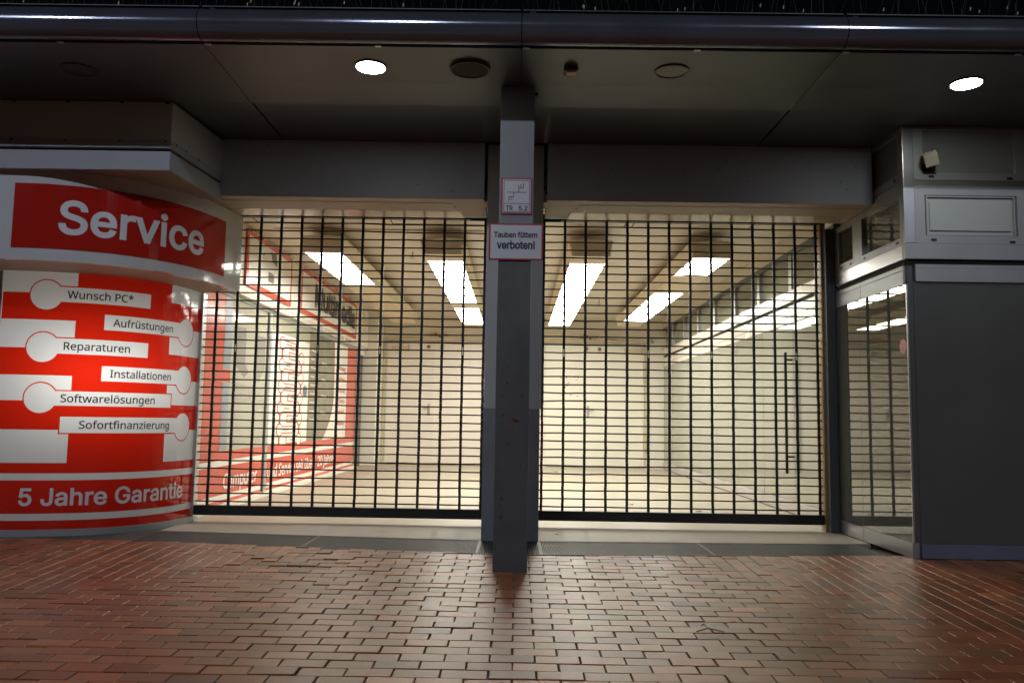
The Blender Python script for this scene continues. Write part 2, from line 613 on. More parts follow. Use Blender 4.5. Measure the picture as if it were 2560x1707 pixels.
BASE = (0.60, 0.362, 0.218)
def brick(x0, x1, y0, y1):
    cx, cy = (x0 + x1) / 2, (y0 + y1) / 2
    jx = random.uniform(-.0022, .0022)
    jy = random.uniform(-.0018, .0018)
    gx = 0.0037 if (x1 - x0) > (y1 - y0) else 0.0028
    gy = 0.0028
    x0 += gx + jx; x1 += -gx + jx; y0 += gy + jy; y1 += -gy + jy
    dz = random.gauss(0, 0.0014)
    if random.random() < 0.012:
        dz -= random.uniform(0.002, 0.005)
    if cx < -0.9 and cx > -2.3 and cy > 5.55 and random.random() < 0.30:
        dz += random.choice((-0.006, 0.005))
    tx, ty = random.gauss(0, 0.004), random.gauss(0, 0.006)
    dz += 0.010 * math.sin(cx * 1.1 + 0.4) * math.sin(cy * 0.9) * 0.6
    ch = 0.0022
    v = []
    for inset, top in ((0, -0.045), (0, -ch), (ch, 0)):
        for (a, b) in ((x0 + inset, y0 + inset), (x1 - inset, y0 + inset), (x1 - inset, y1 - inset), (x0 + inset, y1 - inset)):
            lim = edge_y(a) - 0.006
            b2 = min(b, lim)
            v.append(bb.verts.new((a, b2, gz(b2) + top + dz + (a - cx) * tx + (b2 - cy) * ty)))
    t = random.gauss(1.0, 0.085)
    h = random.gauss(0, 0.05)
    col = (BASE[0] * t, BASE[1] * t * (1 + h), BASE[2] * t * (1 + 1.7 * h), 1)
    if random.random() < 0.06:
        col = (col[0] * .88, col[1] * .92, col[2] * .96, 1)
    fs = [bb.faces.new(v[8:12])]
    for k in range(2):
        for i in range(4):
            fs.append(bb.faces.new((v[k * 4 + i], v[k * 4 + (i + 1) % 4], v[k * 4 + 4 + (i + 1) % 4], v[k * 4 + 4 + i])))
    for f in fs:
        for l in f.loops:
            l[tint] = col

NI, NJ0, NJ1 = 66, 8, 66
for j in range(NJ1, NJ0, -1):
    for i in range(-NI, NI):
        if (i, j) in used:
            continue
        x, y = (i + .5) * C, (j + .5) * C
        if blocked(x, y - 0.045):
            continue
        if region(x, y) == 'h':
            if (i + j) % 2 == 0:
                n = (i + 1, j)
                ok = n not in used and region((i + 1.5) * C, y) == 'h' and not blocked((i + 1.5) * C, y - 0.045)
                if ok:
                    used.update(((i, j), n))
                    brick(i * C, (i + 2) * C, j * C, (j + 1) * C)
                    continue
            used.add((i, j))
            brick(i * C, (i + 1) * C, j * C, (j + 1) * C)
        else:
            n = (i, j - 1)
            if (i + j) % 2 == 0 and n not in used and region(x, (j - .5) * C) == 'v':
                used.update(((i, j), n))
                brick(i * C, (i + 1) * C, (j - 1) * C, (j + 1) * C)
            else:
                used.add((i, j))
                brick(i * C, (i + 1) * C, j * C, (j + 1) * C)
pav = struct("pavement", bb, M['brick'])

# dark strip by the drum, threshold, passage floor
st = bmesh.new()
top = [(-7, 7.3), (-3.0, 7.06)]
prism(st, [(-7, 6.60), (-3.0, edge_y(-3.0)), (-3.0, 7.9), (-7, 7.9)], 'z', -0.06, -0.002)
struct("kerb_strip", st, M['asphalt'])

fl = bmesh.new()
prism(fl, [(-3.4, 7.62), (3.4, 7.62), (3.4, 17.5), (-3.4, 17.5)], 'z', -0.06, 0.0)
struct("floor", fl, M['concrete'])
th = bmesh.new()
prism(th, [(-2.999, 7.03), (-1.6, 6.89), (-0.27, 6.79), (0.2, 6.79), (1.5, 6.84), (2.95, 6.93), (2.95, 7.618), (-2.999, 7.618)], 'z', -0.06, 0.002)
struct("threshold", th, M['sill'])

# gratings
def by(x):
    pts = [(-3.2, 7.045), (-1.6, 6.885), (-0.27, 6.785), (0.2, 6.785), (1.5, 6.835), (2.95, 6.925)]
    for (a, ya), (b, yb) in zip(pts, pts[1:]):
        if a <= x <= b:
            return ya + (yb - ya) * (x - a) / (b - a)
    return 6.9
glabels = ["steel floor grating in front of the red drum window, leftmost of its row",
           "steel floor grating under the left roller grille, between two seams",
           "short steel floor grating behind the front pillar",
           "steel floor grating in front of the right roller grille beside the pillar",
           "steel floor grating ending at the corner shop on the right"]
for (a, b), lb in zip(((-2.99, -1.61), (-1.61, -0.275), (-0.275, 0.2), (0.2, 1.5), (1.5, 2.82)), glabels):
    t = thing("floor_grating", lb, "grating", ((a + b) / 2, 6.5, 0), "floor gratings along the threshold")
    g = bmesh.new()
    n = int((b - a - 0.02) / 0.0125)
    for k in range(n):
        x = a + 0.012 + k * (b - a - 0.024) / (n - 1)
        y0, y1 = edge_y(x) + 0.008, by(x) - 0.008
        box(g, x - 0.0022, x + 0.0022, y0, y1, -0.022, -0.003)
    link_obj("slats", g, M['grate'], t)
    f = bmesh.new()
    for x0, x1 in ((a + .001, a + .008), (b - .008, b - .001)):
        xm = (x0 + x1) / 2
        box(f, x0, x1, edge_y(xm) + .001, by(xm) - .001, -0.024, -0.001)
    for fa, fb_ in ((0.0, 0.006), (-0.006, 0.0)):
        fn = edge_y if fa == 0.0 else by
        prism(f, [(a + .008, fn(a) + fa + .0005 * (1 if fa == 0 else -1)), (b - .008, fn(b) + fa), (b - .008, fn(b) + fb_), (a + .008, fn(a) + fb_)], 'z', -0.024, -0.0015)
    link_obj("frame", f, M['grate'], t)

# ------------------------------------------------------------------ canopy
SO = 3.30
t = thing("canopy", "long dark grey metal canopy with rounded front edge above both roller grilles", "canopy", (0, 4.92, SO))
secs = [(-6, -4), (-4, -2), (-2, 0), (0, 2), (2, 4), (4, 6)]
R_ = 0.1
for a, b in secs:
    e = bmesh.new()
    prof = [(4.92 - R_ * cos(radians(p)), SO + 0.004 + R_ + R_ * sin(radians(p))) for p in range(-90, 121, 6)]
    prof += [(5.05, SO + 0.21), (5.05, SO + 0.18)]
    prof2 = [(y + (0.0 if i else 0), z) for i, (y, z) in enumerate(prof)]
    inner = [(5.05, SO + 0.03), (4.92, SO + 0.03)]
    prism(e, prof2 + inner, 'x', a + 0.003, b - 0.003)
    link_obj("rounded_edge", e, M['tube'], t)
    f = bmesh.new()
    prism(f, [(4.955, SO), (5.52, SO), (5.875, SO - 0.018), (5.875, SO + 0.02), (4.955, SO + 0.02)], 'x', a + 0.002, b - 0.002)
    link_obj("soffit_panel", f, M['soffit'], t)
    f = bmesh.new()
    box(f, a + 0.008, b - 0.008, 5.91, 6.725, SO, SO + 0.02)
    link_obj("rear_panel", f, M['soffit'], t)
    for cx in (a + 0.03, a + 1.1):
        cbm = B(cx - 0.02, cx + 0.02, 4.935, 4.957, SO - 0.004, SO + 0.002)
        link_obj("clip", cbm, M['alu'], t)
    cb2 = bmesh.new()
    tube(cb2, [(a + 0.05 + .035 * k, 4.89 - 0, SO + 0.205) for k in range(2)], 0.006, 6)
    link_obj("clip", cb2, M['alu'], t)
v = B(-6, 6, 4.93, 7.4, SO + 0.05, SO + 0.20)
link_obj("roof_slab", v, M['void'], t)

slabels = ["row of thin bird spikes on the canopy edge at the far left", "row of thin bird spikes above the left downlight",
           "row of thin bird spikes above the canopy right of the pillar", "row of thin bird spikes above the right downlight"]
for (a, b), lb in zip(secs[1:5], slabels):
    t = thing("bird_spikes", lb, "bird spikes", ((a + b) / 2, 4.9, SO + 0.205), "bird spikes along the canopy edge")
    n = 46
    for k in range(n):
        x = a + 0.03 + (b - a - 0.06) * k / (n - 1) + random.uniform(-.012, .012)
        l = random.uniform(0.10, 0.16)
        y = 4.88 + random.uniform(-0.01, 0.06)
        dx, dy = random.gauss(0, 0.025), random.gauss(-0.01, 0.03)
        g = bmesh.new()
        tube(g, [(x, y, SO + 0.205), (x + dx * .6, y + dy * .6, SO + 0.205 + l * .6), (x + dx, y + dy, SO + 0.205 + l)], 0.0011, 4)
        link_obj("spike", g, M['spike'], t)
    link_obj("base_strip", B(a + .01, b - .01, 4.87, 4.935, SO + 0.2045, SO + 0.211), M['spike'], t)
    for k in range(8):
        g = bmesh.new()
        x = a + 0.1 + 1.8 * random.random()
        y = 4.865 + random.uniform(0, .02)
        h = SO + 0.215 + random.uniform(0.0, 0.06)
        tube(g, [(x, y, h), (x + .003, y, h + .02)], [0.004, 0.0025], 6)
        link_obj("lint_scrap", g, M['butt'], t)

# lamps, speaker and sensor in the soffit
for (x, y, lb) in ((-1.0, 5.25, "lit round downlight in the canopy left of the pillar"), (3.02, 5.39, "lit round downlight in the canopy at the far right")):
    t = thing("downlight", lb, "downlight", (x, y, SO), "lit canopy downlights")
    link_obj("ring", disc(bmesh.new(), (x, y), 0.108, SO - 0.008, SO + 0.01, 40, 0.094), M['ring'], t)
    link_obj("lens", disc(bmesh.new(), (x, y), 0.094, SO - 0.0105, SO - 0.004), M['down'], t)
for (x, y, lb, m) in ((-3.0, 5.36, "unlit round downlight in the canopy above the red drum shop", 'soffit'), (1.0, 5.26, "unlit round downlight in the canopy right of the pillar", 'offlens')):
    t = thing("downlight", lb, "downlight", (x, y, SO), "unlit canopy downlights")
    link_obj("ring", disc(bmesh.new(), (x, y), 0.115, SO - 0.008, SO + 0.01, 40, 0.098), M['ring'], t)
    link_obj("lens", disc(bmesh.new(), (x, y), 0.098, SO - 0.003, SO + 0.002), M[m], t)
    link_obj("seam", B(x - .003, x + .003, y - .09, y + .09, SO - 0.0042, SO - 0.0032), M['ring'], t)
t = thing("round_speaker", "large dark brown round speaker cover in the canopy left of the pillar", "speaker", (-0.34, 5.25, SO))
link_obj("ring", disc(bmesh.new(), (-0.34, 5.25), 0.135, SO - 0.02, SO + 0.01, 44, 0.122), M['ring'], t)
link_obj("grille", disc(bmesh.new(), (-0.34, 5.25), 0.122, SO - 0.014, SO - 0.004), M['speaker'], t)
t = thing("motion_sensor", "small square sensor box under the canopy right of the pillar", "sensor", (0.33, 5.25, SO))
link_obj("base", B(0.285, 0.375, 5.20, 5.30, SO - 0.03, SO, bev=.006), M['ring'], t)
link_obj("lens", B(0.300, 0.362, 5.193, 5.255, SO - 0.045, SO - 0.028, bev=.005), M['sensor'], t)

# ------------------------------------------------------------------ beams, column, front pillar
for (a, b, lb) in ((-2.75, -0.295, "grey painted beam above the left roller grille"), (0.235, 2.955, "grey painted beam above the right roller grille")):
    t = thing("lintel_beam", lb, "beam", ((a + b) / 2, 6.73, 2.81), "grey lintel beams above the grilles")
    bm = B(a, b, 6.73, 7.40, 2.817, SO - 0.002)
    link_obj("beam_face", bm, M['beam'], t)
    # lower boards end in a broken notch next to the column
    s = 1 if a < 0 else -1
    inner = b if a < 0 else a
    outer = a if a < 0 else b
    n0 = inner - s * 0.30
    n1 = inner - s * 0.23
    poly = [(outer, 6.86), (n0, 6.86), (n0 + s * .03, 6.90), (n0 + s * .022, 6.97), (n0 + s * .05, 7.0), (n0 + s * .045, 7.08), (n1 + s * 0.0, 7.12), (outer, 7.12)]
    link_obj("underside_board", prism(bmesh.new(), poly, 'z', 2.8075, 2.8098), M['cream'], t)
    link_obj("front_board", prism(bmesh.new(), [(outer, 6.731), (inner, 6.731), (inner, 7.31), (n1 + s * .03, 7.31), (n0 + s * .02, 7.0), (n0, 6.858), (outer, 6.858)], 'z', 2.8105, 2.8165), M['cream'], t)
    link_obj("gloss_board", prism(bmesh.new(), [(outer, 7.122), (n1 + s * .005, 7.122), (n1 + s * .03, 7.37), (outer, 7.37)], 'z', 2.8065, 2.8098), M['creamgloss'], t)
    x0, x1 = sorted((n1 + s * .065, inner))
    link_obj("dark_box_end", B(x0, x1, 7.60, 7.64, 2.845, 2.90), M['void'], t)
    g = bmesh.new()
    for k in range(10):
        x = random.uniform(a + .2, b - .1)
        z = random.uniform(2.86, 3.25)
        box(g, x - .004, x + .004, 6.7285, 6.7305, z - .004, z + .004)
    link_obj("bolt_holes", g, M['void'], t)

t = thing("column", "wide light grey column with dark blue-grey base behind the front pillar", "column", (-0.03, 6.77, 0))
link_obj("lower_paint", B(-0.27, 0.195, 6.77, 7.66, 0.0, 1.07), M['col_dark'], t)
link_obj("upper_shaft", B(-0.268, 0.205, 6.772, 7.66, 1.07, SO - .004), M['col_light'], t)
link_obj("joint_filler", B(-0.294, -0.2685, 6.80, 7.0, 2.811, 2.875), M['col_light'], t)
link_obj("joint_filler", B(0.2055, 0.234, 6.80, 7.0, 2.811, 2.875), M['col_light'], t)

PX0, PX1, PY = -0.141, 0.092, 5.55
t = thing("pillar", "square steel pillar in front of the grilles, dark below its signs and light grey above", "pillar", (-0.025, PY, -0.03))
link_obj("lower_shaft", B(PX0, PX1 - .004, PY, PY + .24, -0.06, 2.12, bev=.006), M['post_dark'], t)
link_obj("upper_shaft", B(PX0 + .003, PX1 + .006, PY + .002, PY + .238, 2.1205, SO - .001, bev=.006), M['post_light'], t)
g = bmesh.new()
for k in range(14):
    x = random.gauss(0.0, .018); z = random.gauss(.975, .012); r = random.uniform(.003, .008)
    box(g, x - r * 1.6, x + r * 1.6, PY - .0016, PY - .0003, z - r * .7, z + r * .7)
link_obj("paint_smear", g, M['smear'], t)
M['grime'] = mat("dark_grime", (0.05, 0.045, 0.038), 0.8, 0, 0.4, 20)
g = bmesh.new()
for k in range(12):
    x, z = random.uniform(PX0 + .02, PX1 - .03), random.uniform(.1, 1.9)
    q_ = random.uniform(.002, .006)
    box(g, x - q_, x + q_, PY - .0011, PY - .0003, z - q_, z + q_ * random.uniform(1, 4))
link_obj("grime", g, M['grime'], t)
link_obj("hook", B(PX1 + .006, PX1 + .03, PY + .05, PY + .08, 3.262, 3.28), M['void'], t)

# stair sign  "TR 5.2"
def on_front(y, x0, z0):
    return lambda u, v: (x0 + u, y, z0 + v)
t = thing("stair_sign", "small red-edged white sign with stair symbol and TR 5.2 on the pillar", "sign", (-0.018, PY, 2.39))
x0, x1, z0, z1 = -0.125, 0.089, 2.388, 2.645
link_obj("plate", B(x0, x1, PY - .008, PY + .001, z0, z1, bev=.003), M['signred'], t)
link_obj("face", B(x0 + .011, x1 - .011, PY - .0098, PY - .0075, z0 + .011, z1 - .011), M['signwhite'], t)
g = bmesh.new()
def ln(xa, za, xb, zb, wd=0.0036):
    if abs(xa - xb) < 1e-6:
        box(g, xa - wd / 2, xa + wd / 2, PY - .0108, PY - .0097, min(za, zb) - wd / 2, max(za, zb) + wd / 2)
    else:
        box(g, min(xa, xb) - wd / 2, max(xa, xb) + wd / 2, PY - .0110, PY - .0097, za - wd / 2, za + wd / 2)
fx0, fx1, fz0, fz1 = x0 + .019, x1 - .019, z0 + .017, z1 - .019
for a in ((fx0, fz0, fx1, fz0), (fx0, fz1, fx1, fz1), (fx0, fz0, fx0, fz1), (fx1, fz0, fx1, fz1), (fx0, fz0 + .058, fx1, fz0 + .058)):
    ln(*a)
W_, H_ = fx1 - fx0, fz1 - fz0
q = lambda u, v: (fx0 + W_ * (u - 250) / 195, fz1 - H_ * (v - 157) / 247)
for (ua, va, ub, vb) in ((275, 251, 420, 251), (362, 251, 362, 217), (362, 217, 398, 217), (398, 217, 398, 182), (325, 251, 325, 287), (288, 287, 325, 287), (288, 287, 288, 321)):
    a = q(ua, va); b = q(ub, vb)
    ln(a[0], a[1], b[0], b[1], 0.0045)
link_obj("stair_lines", g, M['blacktext'], t)
for body, u, v, wd, cp in (("TR", 266, 393, 53, .032), ("5.2", 364, 393, 67, .032), ("+1", 355, 211, 30, .018), ("-1", 294, 312, 22, .017)):
    p = q(u, v)
    link_obj("lettering", place(text_bm(body, W_ * wd / 195, cp, 0.02, font=SANS), on_front(PY - .0112, p[0], p[1])), M['blacktext'], t)

t = thing("pigeon_sign", "red-edged white sign reading Tauben füttern verboten! on the pillar", "sign", (-0.018, PY, 2.065))
x0, x1, z0, z1 = -0.205, 0.168, 2.066, 2.322
link_obj("plate", B(x0, x1, PY - .016, PY - .010, z0, z1, bev=.002), M['signred'], t)
link_obj("bracket", B(-0.10, 0.06, PY - .010, PY + .0015, z0 + .03, z1 - .03), M['alu'], t)
link_obj("face", B(x0 + .012, x1 - .012, PY - .0178, PY - .0155, z0 + .012, z1 - .012), M['signwhite'], t)
q2 = lambda u, v: (x0 + (x1 - x0) * (u - 134) / 418, z1 - (z1 - z0) * (v - 500) / 296)
p = q2(173, 613)
link_obj("lettering", place(text_bm("Tauben füttern", (x1 - x0) * 334 / 418, .036, 0.027, font=SANS), on_front(PY - .0190, *p)), M['blacktext'], t)
p = q2(195, 703)
link_obj("lettering", place(text_bm("verboten!", (x1 - x0) * 294 / 418, .050, 0.031, font=SANS), on_front(PY - .0190, *p)), M['blacktext'], t)
for u in (306, 374):
    p = q2(u, 635)
    g = bmesh.new()
    tube(g, [(p[0], PY - .0177, p[1]), (p[0], PY - .021, p[1])], .006, 10)
    link_obj("screw", g, M['steel'], t)

# ------------------------------------------------------------------ roller grilles
GY = 7.70
def grille(xb, pitch, n, xl, xr, label, holes):
    t = thing("roller_grille", label, "roller grille", ((xl + xr) / 2, GY, 0.06), "black roller grilles")
    for k in range(n):
        g = bmesh.new()
        x = xb + pitch * k
        z = 0.145
        hw = 0.0120
        while z < 2.90:
            zt = min(z + 0.0752, 2.905)
            dx = random.uniform(-.0012, .0012)
            if k in holes and abs(z - 1.574) < 0.03:
                box(g, x - hw + dx, x - hw + .0065 + dx, GY - .007, GY + .007, z, zt - .001)
                box(g, x + hw - .0065 + dx, x + hw + dx, GY - .007, GY + .007, z, zt - .001)
                for q_ in range(5):
                    zz = z + q_ * (zt - z) / 4.4
                    box(g, x - hw + .0065 + dx, x + hw - .0065 + dx, GY - .006, GY + .006, zz, zz + .005)
            else:
                box(g, x - hw + dx, x + hw + dx, GY - .007, GY + .007, z, zt - .0012)
            z += 0.0752
        link_obj("vertical_bar", g, M['black'], t)
    for k in range(37):
        z = 0.184 + 0.0752 * k
        pts = [(xl, GY, z)]
        for i in range(n):
            pts.append((xb + pitch * i, GY + random.uniform(-.002, .002), z + random.gauss(0, .0019)))
        pts.append((xr, GY, z))
        pts.sort(key=lambda p: p[0])
        link_obj("cross_rod", tube(bmesh.new(), pts, 0.0071, 6), M['black'], t)
    link_obj("bottom_rail", B(xl, xr, GY - .028, GY + .028, 0.058, 0.148, bev=.005), M['black'], t)
    link_obj("top_bar", B(xl, xr, GY - .03, GY + .03, 2.868, 2.93), M['black'], t)
    return t
tl = grille(-2.853, 0.195, 14, -2.965, -0.30, "black roller grille closed across the left opening by the red drum shop", (1, 5, 8, 12))
tr_ = grille(0.243, 0.1985, 14, 0.222, 2.852, "black roller grille closed across the right opening by the glass corner shop", (1, 5, 8, 12))
link_obj("guide_rail", B(-0.298, -0.2715, GY - .04, GY + .04, 0.0, 2.9), M['white'], tl)
link_obj("guide_rail", B(0.2085, 0.22, GY - .04, GY + .04, 0.0, 2.9), M['white'], tr_)
link_obj("guide_rail", B(2.855, 2.90, GY - .05, GY + .05, 0.0, 2.9), M['yellowpost'], tr_)
t = thing("door_jamb", "dark grey steel jamb between the right roller grille and the corner shop", "jamb", (2.92, 7.58, 0))
link_obj("jamb_post", B(2.872, 2.957, 7.575, 7.645, 0.0, 2.806, bev=.004), M['jamb'], t)
link_obj("seam", B(2.955, 2.9585, 7.569, 7.5745, 0.0, 2.80), M['void'], t)

# ------------------------------------------------------------------ left shop: curved drum window and sign fascia
DR = Curve([(-5.3, 6.84), (-4.75, 6.64), (-4.2, 6.575), (-3.75, 6.64), (-3.4, 6.79), (-3.17, 7.03), (-3.04, 7.33), (-2.99, 7.7)])
FA = Curve([(-5.3, 6.10), (-4.6, 5.97), (-3.9, 5.945), (-3.45, 5.985), (-3.05, 6.17), (-2.79, 6.47), (-2.635, 6.86), (-2.545, 7.4)])
t = thing("curved_shop_window", "bulging red and white film-covered shop window with services listed on key shapes", "shop window", (-3.9, 6.6, 0))
link_obj("plinth", bend(rect(0, DR.L, -0.03, 0.047), DR, 0.0, 0.03), M['aludull'], t)
link_obj("edge_trim", bend(rect(1.12, 1.155, 0.05, 2.12), DR, 0.004, 0.012), M['alu'], t)
# red ground: strips around the white blocks
SL, SR = 1.16, 2.995
zL = [(1.95, 2.128), (1.50, 1.73), (1.073, 1.279), (0.575, 0.84)]
zR = [(1.965, 2.128), (1.505, 1.75), (1.06, 1.28), (0.566, 0.838)]
def key(cs, cz, r, b0, b1, z0, z1, grow):
    """circle joined to a bar, as one outline"""
    r += grow
    zz0, zz1 = z0 - grow, z1 + grow
    left = b1 > cs and (b0 + b1) / 2 > cs
    a0 = math.asin(max(-1, min(1, (zz0 - cz) / r)))
    a1 = math.asin(max(-1, min(1, (zz1 - cz) / r)))
    pts = []
    if left:
        end = b1 + grow
        pts += [(end, zz0), (end, zz1)]
        n = 40
        for k in range(n + 1):
            a = a1 + (2 * pi + a0 - a1) * k / n
            pts.append((cs + r * cos(a), cz + r * sin(a)))
    else:
        end = b0 - grow
        pts += [(end, zz1), (end, zz0)]
        n = 40
        s0, s1 = pi - a0, pi - a1
        for k in range(n + 1):
            a = s0 + (2 * pi + s1 - s0) * k / n
            pts.append((cs + r * cos(a), cz + r * sin(a)))
    return pts
KEYS = [("Wunsch PC*", 1.495, 1.935, 1.59, 2.303, 1.882, 2.006, 1.650, 2.151),
        ("Aufrüstungen", 2.742, 1.720, 1.935, 2.63, 1.668, 1.796, 2.0, 2.553),
        ("Reparaturen", 1.492, 1.506, 1.59, 2.302, 1.457, 1.583, 1.647, 2.145),
        ("Installationen", 2.746, 1.290, 1.936, 2.645, 1.243, 1.368, 2.0, 2.558),
        ("Softwarelösungen", 1.499, 1.095, 1.60, 2.573, 1.036, 1.153, 1.648, 2.393),
        ("Sofortfinanzierung", 2.758, 0.868, 1.655, 2.66, 0.816, 0.947, 1.795, 2.566)]
R4_ = lambda a, b, c, d: [(a, c), (b, c), (b, d), (a, d)]
layers = [('panel', R4_(0, DR.L - .002, 0.045, 2.13)), ('red', R4_(SL, SR, 0.048, 2.128))]
for z0, z1 in zL:
    layers.append(('panel', R4_(SL, 1.722, z0, min(z1, 2.1285))))
for z0, z1 in zR:
    layers.append(('panel', R4_(2.52, SR, z0, min(z1, 2.1285))))
layers += [('panel', R4_(SL, SR, 0.437, 0.492)), ('panel', R4_(SL, SR, 0.12, 0.174))]
for n_, k_ in enumerate(KEYS):
    layers.append(('red', key(*k_[1:3], 0.121, *k_[3:7], 0.010)))
    layers.append((n_, key(*k_[1:3], 0.121, *k_[3:7], 0.0)))
vv, ee = [], []
for _, pl in layers:
    k = len(vv)
    vv += [Vector(p) for p in pl]
    ee += [(k + q, k + (q + 1) % len(pl)) for q in range(len(pl))]
vo, eo, fo = delaunay_2d_cdt(vv, ee, [], 0, 1e-6)[:3]
def inside(p, pl):
    c = False
    for (ax, ay), (bx, by_) in zip(pl, pl[1:] + pl[:1]):
        if (ay <= p.y) != (by_ <= p.y) and ax + (p.y - ay) * (bx - ax) / (by_ - ay) > p.x:
            c = not c
    return c
cells = {}
for f in fo:
    c = sum((vo[q] for q in f), Vector((0, 0))) / len(f)
    for nm, pl in reversed(layers):
        if inside(c, pl):
            cells.setdefault(nm, []).append(f)
            break
def cell_bm(nm):
    bm = bmesh.new()
    vs = {}
    for f in cells[nm]:
        bm.faces.new([vs.setdefault(q, None) or vs.__setitem__(q, bm.verts.new((vo[q].x, vo[q].y, 0))) or vs[q] for q in f])
    return bm
link_obj("panel", bend(cell_bm('panel'), DR, 0.0), M['backlit_white'], t, True)
link_obj("red_film", bend(cell_bm('red'), DR, 0.0), M['backlit_red'], t, True)
for n_, (body, cs, cz, b0, b1, z0, z1, t0, t1) in enumerate(KEYS):
    k = link_obj("key_label", bend(cell_bm(n_), DR, 0.0), M['backlit_white'], t, True)
    tb = text_bm(body, t1 - t0, 0.062, 0.012, font=HUM)
    link_obj("lettering", bend(place(tb, lambda u, v: (t0 + u, (z0 + z1) / 2 - 0.030 + v, 0)), DR, 0.002), M['blacktext'], k)
tb = text_bm("5 Jahre Garantie", 2.81 - 1.392, 0.130, 0.018, font=SANS)
link_obj("lettering", bend(place(tb, lambda u, v: (1.392 + u, 0.241 + v, 0)), DR, 0.005), M['greytext'], t)

t = thing("service_sign", "wide curved white fascia with a red panel reading Service above the drum window", "sign", (-3.9, 5.95, 2.1))
link_obj("fascia", bend(rect(0, FA.L, 2.104, 2.80), FA, -0.06, 0.06), M['white'], t)
link_obj("red_panel", bend(rect(1.565, 3.375, 2.19, 2.675), FA, 0.001, 0.006), M['redsign'], t)
tb = text_bm("Service", 3.049 - 1.885, 0.240, 0.019, font=SANS)
link_obj("lettering", bend(place(tb, lambda u, v: (1.885 + u, 2.312 + v, 0)), FA, 0.0095), M['greytext'], t)
# underside between fascia and drum
ub = bmesh.new()
n = 60
pa, pb = [], []
for k in range(n + 1):
    a = FA.at(FA.L * k / n, -0.005)
    b = DR.at(DR.L * k / n, -0.02)
    pa.append(ub.verts.new((a.x, a.y, 2.125)))
    pb.append(ub.verts.new((b.x, b.y, 2.125)))
for k in range(n):
    ub.faces.new((pa[k], pa[k + 1], pb[k + 1], pb[k]))
link_obj("underside", ub, M['cream'], t)
ub = bmesh.new()
pa = []
for k in range(n + 1):
    a = FA.at(FA.L * k / n, -0.055)
    pa.append((a.x, a.y))
prism(ub, pa + [(-2.6, 7.6), (-5.3, 7.6)], 'z', 2.77, 2.796)
link_obj("top_board", ub, M['cream'], t)

t = thing("corner_post", "narrow aluminium corner post between the red drum window and the left grille", "post", (-2.98, 7.72, 0))
link_obj("post", B(-3.02, -2.968, 7.665, 7.76, 0.0, 2.12, bev=.004), M['alu'], t)
link_obj("foot", B(-3.028, -2.96, 7.655, 7.765, 0.0, 0.03), M['aludull'], t)

# awning boxes above the sign
t = thing("awning_box", "beige and grey stepped awning box with slatted underside above the Service sign", "awning box", (-3.8, 5.87, 2.76))
def side(y):           # right flank runs from (-2.575,5.87) back to (-2.50,6.73)
    return -2.575 + (y - 5.87) * 0.075 / 0.86
link_obj("upper_panel", prism(bmesh.new(), [(-6, 5.87), (side(5.87), 5.87), (side(6.725), 6.725), (-6, 6.725)], 'z', 2.99, SO - .022), M['boxbeige'], t)
link_obj("lip", prism(bmesh.new(), [(-6, 5.862), (side(5.87) + .003, 5.862), (side(6.725) + .003, 6.722), (-6, 6.722)], 'z', 2.928, 2.9885), M['boxgrey'], t)
link_obj("gap", prism(bmesh.new(), [(-6, 5.90), (side(5.87) - .02, 5.90), (side(6.72) - .02, 6.72), (-6, 6.72)], 'z', 2.904, 2.93), M['void'], t)
lw = bmesh.new()
link_obj("lower_panel", prism(lw, [(-6, 5.868), (side(5.87), 5.868), (side(5.90), 5.90), (-6, 5.90)], 'z', 2.764, 2.9045), M['boxgrey'], t)
link_obj("side_panel", prism(bmesh.new(), [(side(5.9) - .02, 5.902), (side(5.9), 5.902), (side(6.722), 6.722), (side(6.722) - .02, 6.722)], 'z', 2.765, 2.904), M['boxgrey'], t)
g = bmesh.new()
for k in range(12):
    y = 5.915 + k * 0.068
    prism(g, [(y, 2.790), (y + .058, 2.782), (y + .062, 2.79), (y + .004, 2.80)], 'x', -6, side(y) - .022)
link_obj("slats", g, M['slat'], t)
g = bmesh.new()
for x in (-3.75, -3.35, -2.95, -2.61):
    box(g, x - .006, x + .006, 5.858, 5.8625, 2.972, 2.984)
    box(g, x - .016, x + .010, 5.864, 5.8705, SO - .034, SO - .0225)
for y in (5.95, 6.1, 6.3):
    box(g, side(y) + .002, side(y) + .0065, y - .006, y + .006, 2.972, 2.984)
link_obj("screws", g, M['void'], t)
# wall behind the drum / above
t = thing("shop_wall", "plain dark wall of the left shop behind the drum window", "wall", (-5, 7.75, 0))
link_obj("wall_panel", B(-7.5, -3.03, 7.766, 7.86, 0, 3.3), M['shopdark'], t)
link_obj("side_return", B(-7.5, -5.31, 6.12, 7.766, 0, 2.9), M['white'], t)

# ------------------------------------------------------------------ passage shell
struct("ceiling", B(-3.6, 3.9, 7.62, 17.5, 3.08, 3.14), M['ceil'])
t = thing("ceiling_hatches", "flush access hatches with dark joints in the passage ceiling near the grilles", "ceiling panel", (0, 8.6, 3.08))
for (x0, x1) in ((-2.85, -1.45), (-1.38, -0.1), (0.12, 1.15), (1.22, 2.5)):
    g = bmesh.new()
    y0, y1 = 8.12, 8.78
    for a in ((x0, x1, y0, y0 + .016), (x0, x1, y1 - .012, y1), (x0, x0 + .014, y0 + .016, y1 - .012), (x1 - .014, x1, y0 + .016, y1 - .012)):
        box(g, *a, 3.0765, 3.0798)
    link_obj("hatch_joint", g, M['brownline'], t)
for (x0, x1, y) in ((-2.4, 2.6, 7.95), (-2.75, -0.4, 9.05)):
    link_obj("cable_strip", B(x0, x1, y, y + .02, 3.068, 3.0797), M['duct'], t)
LB = 2.80
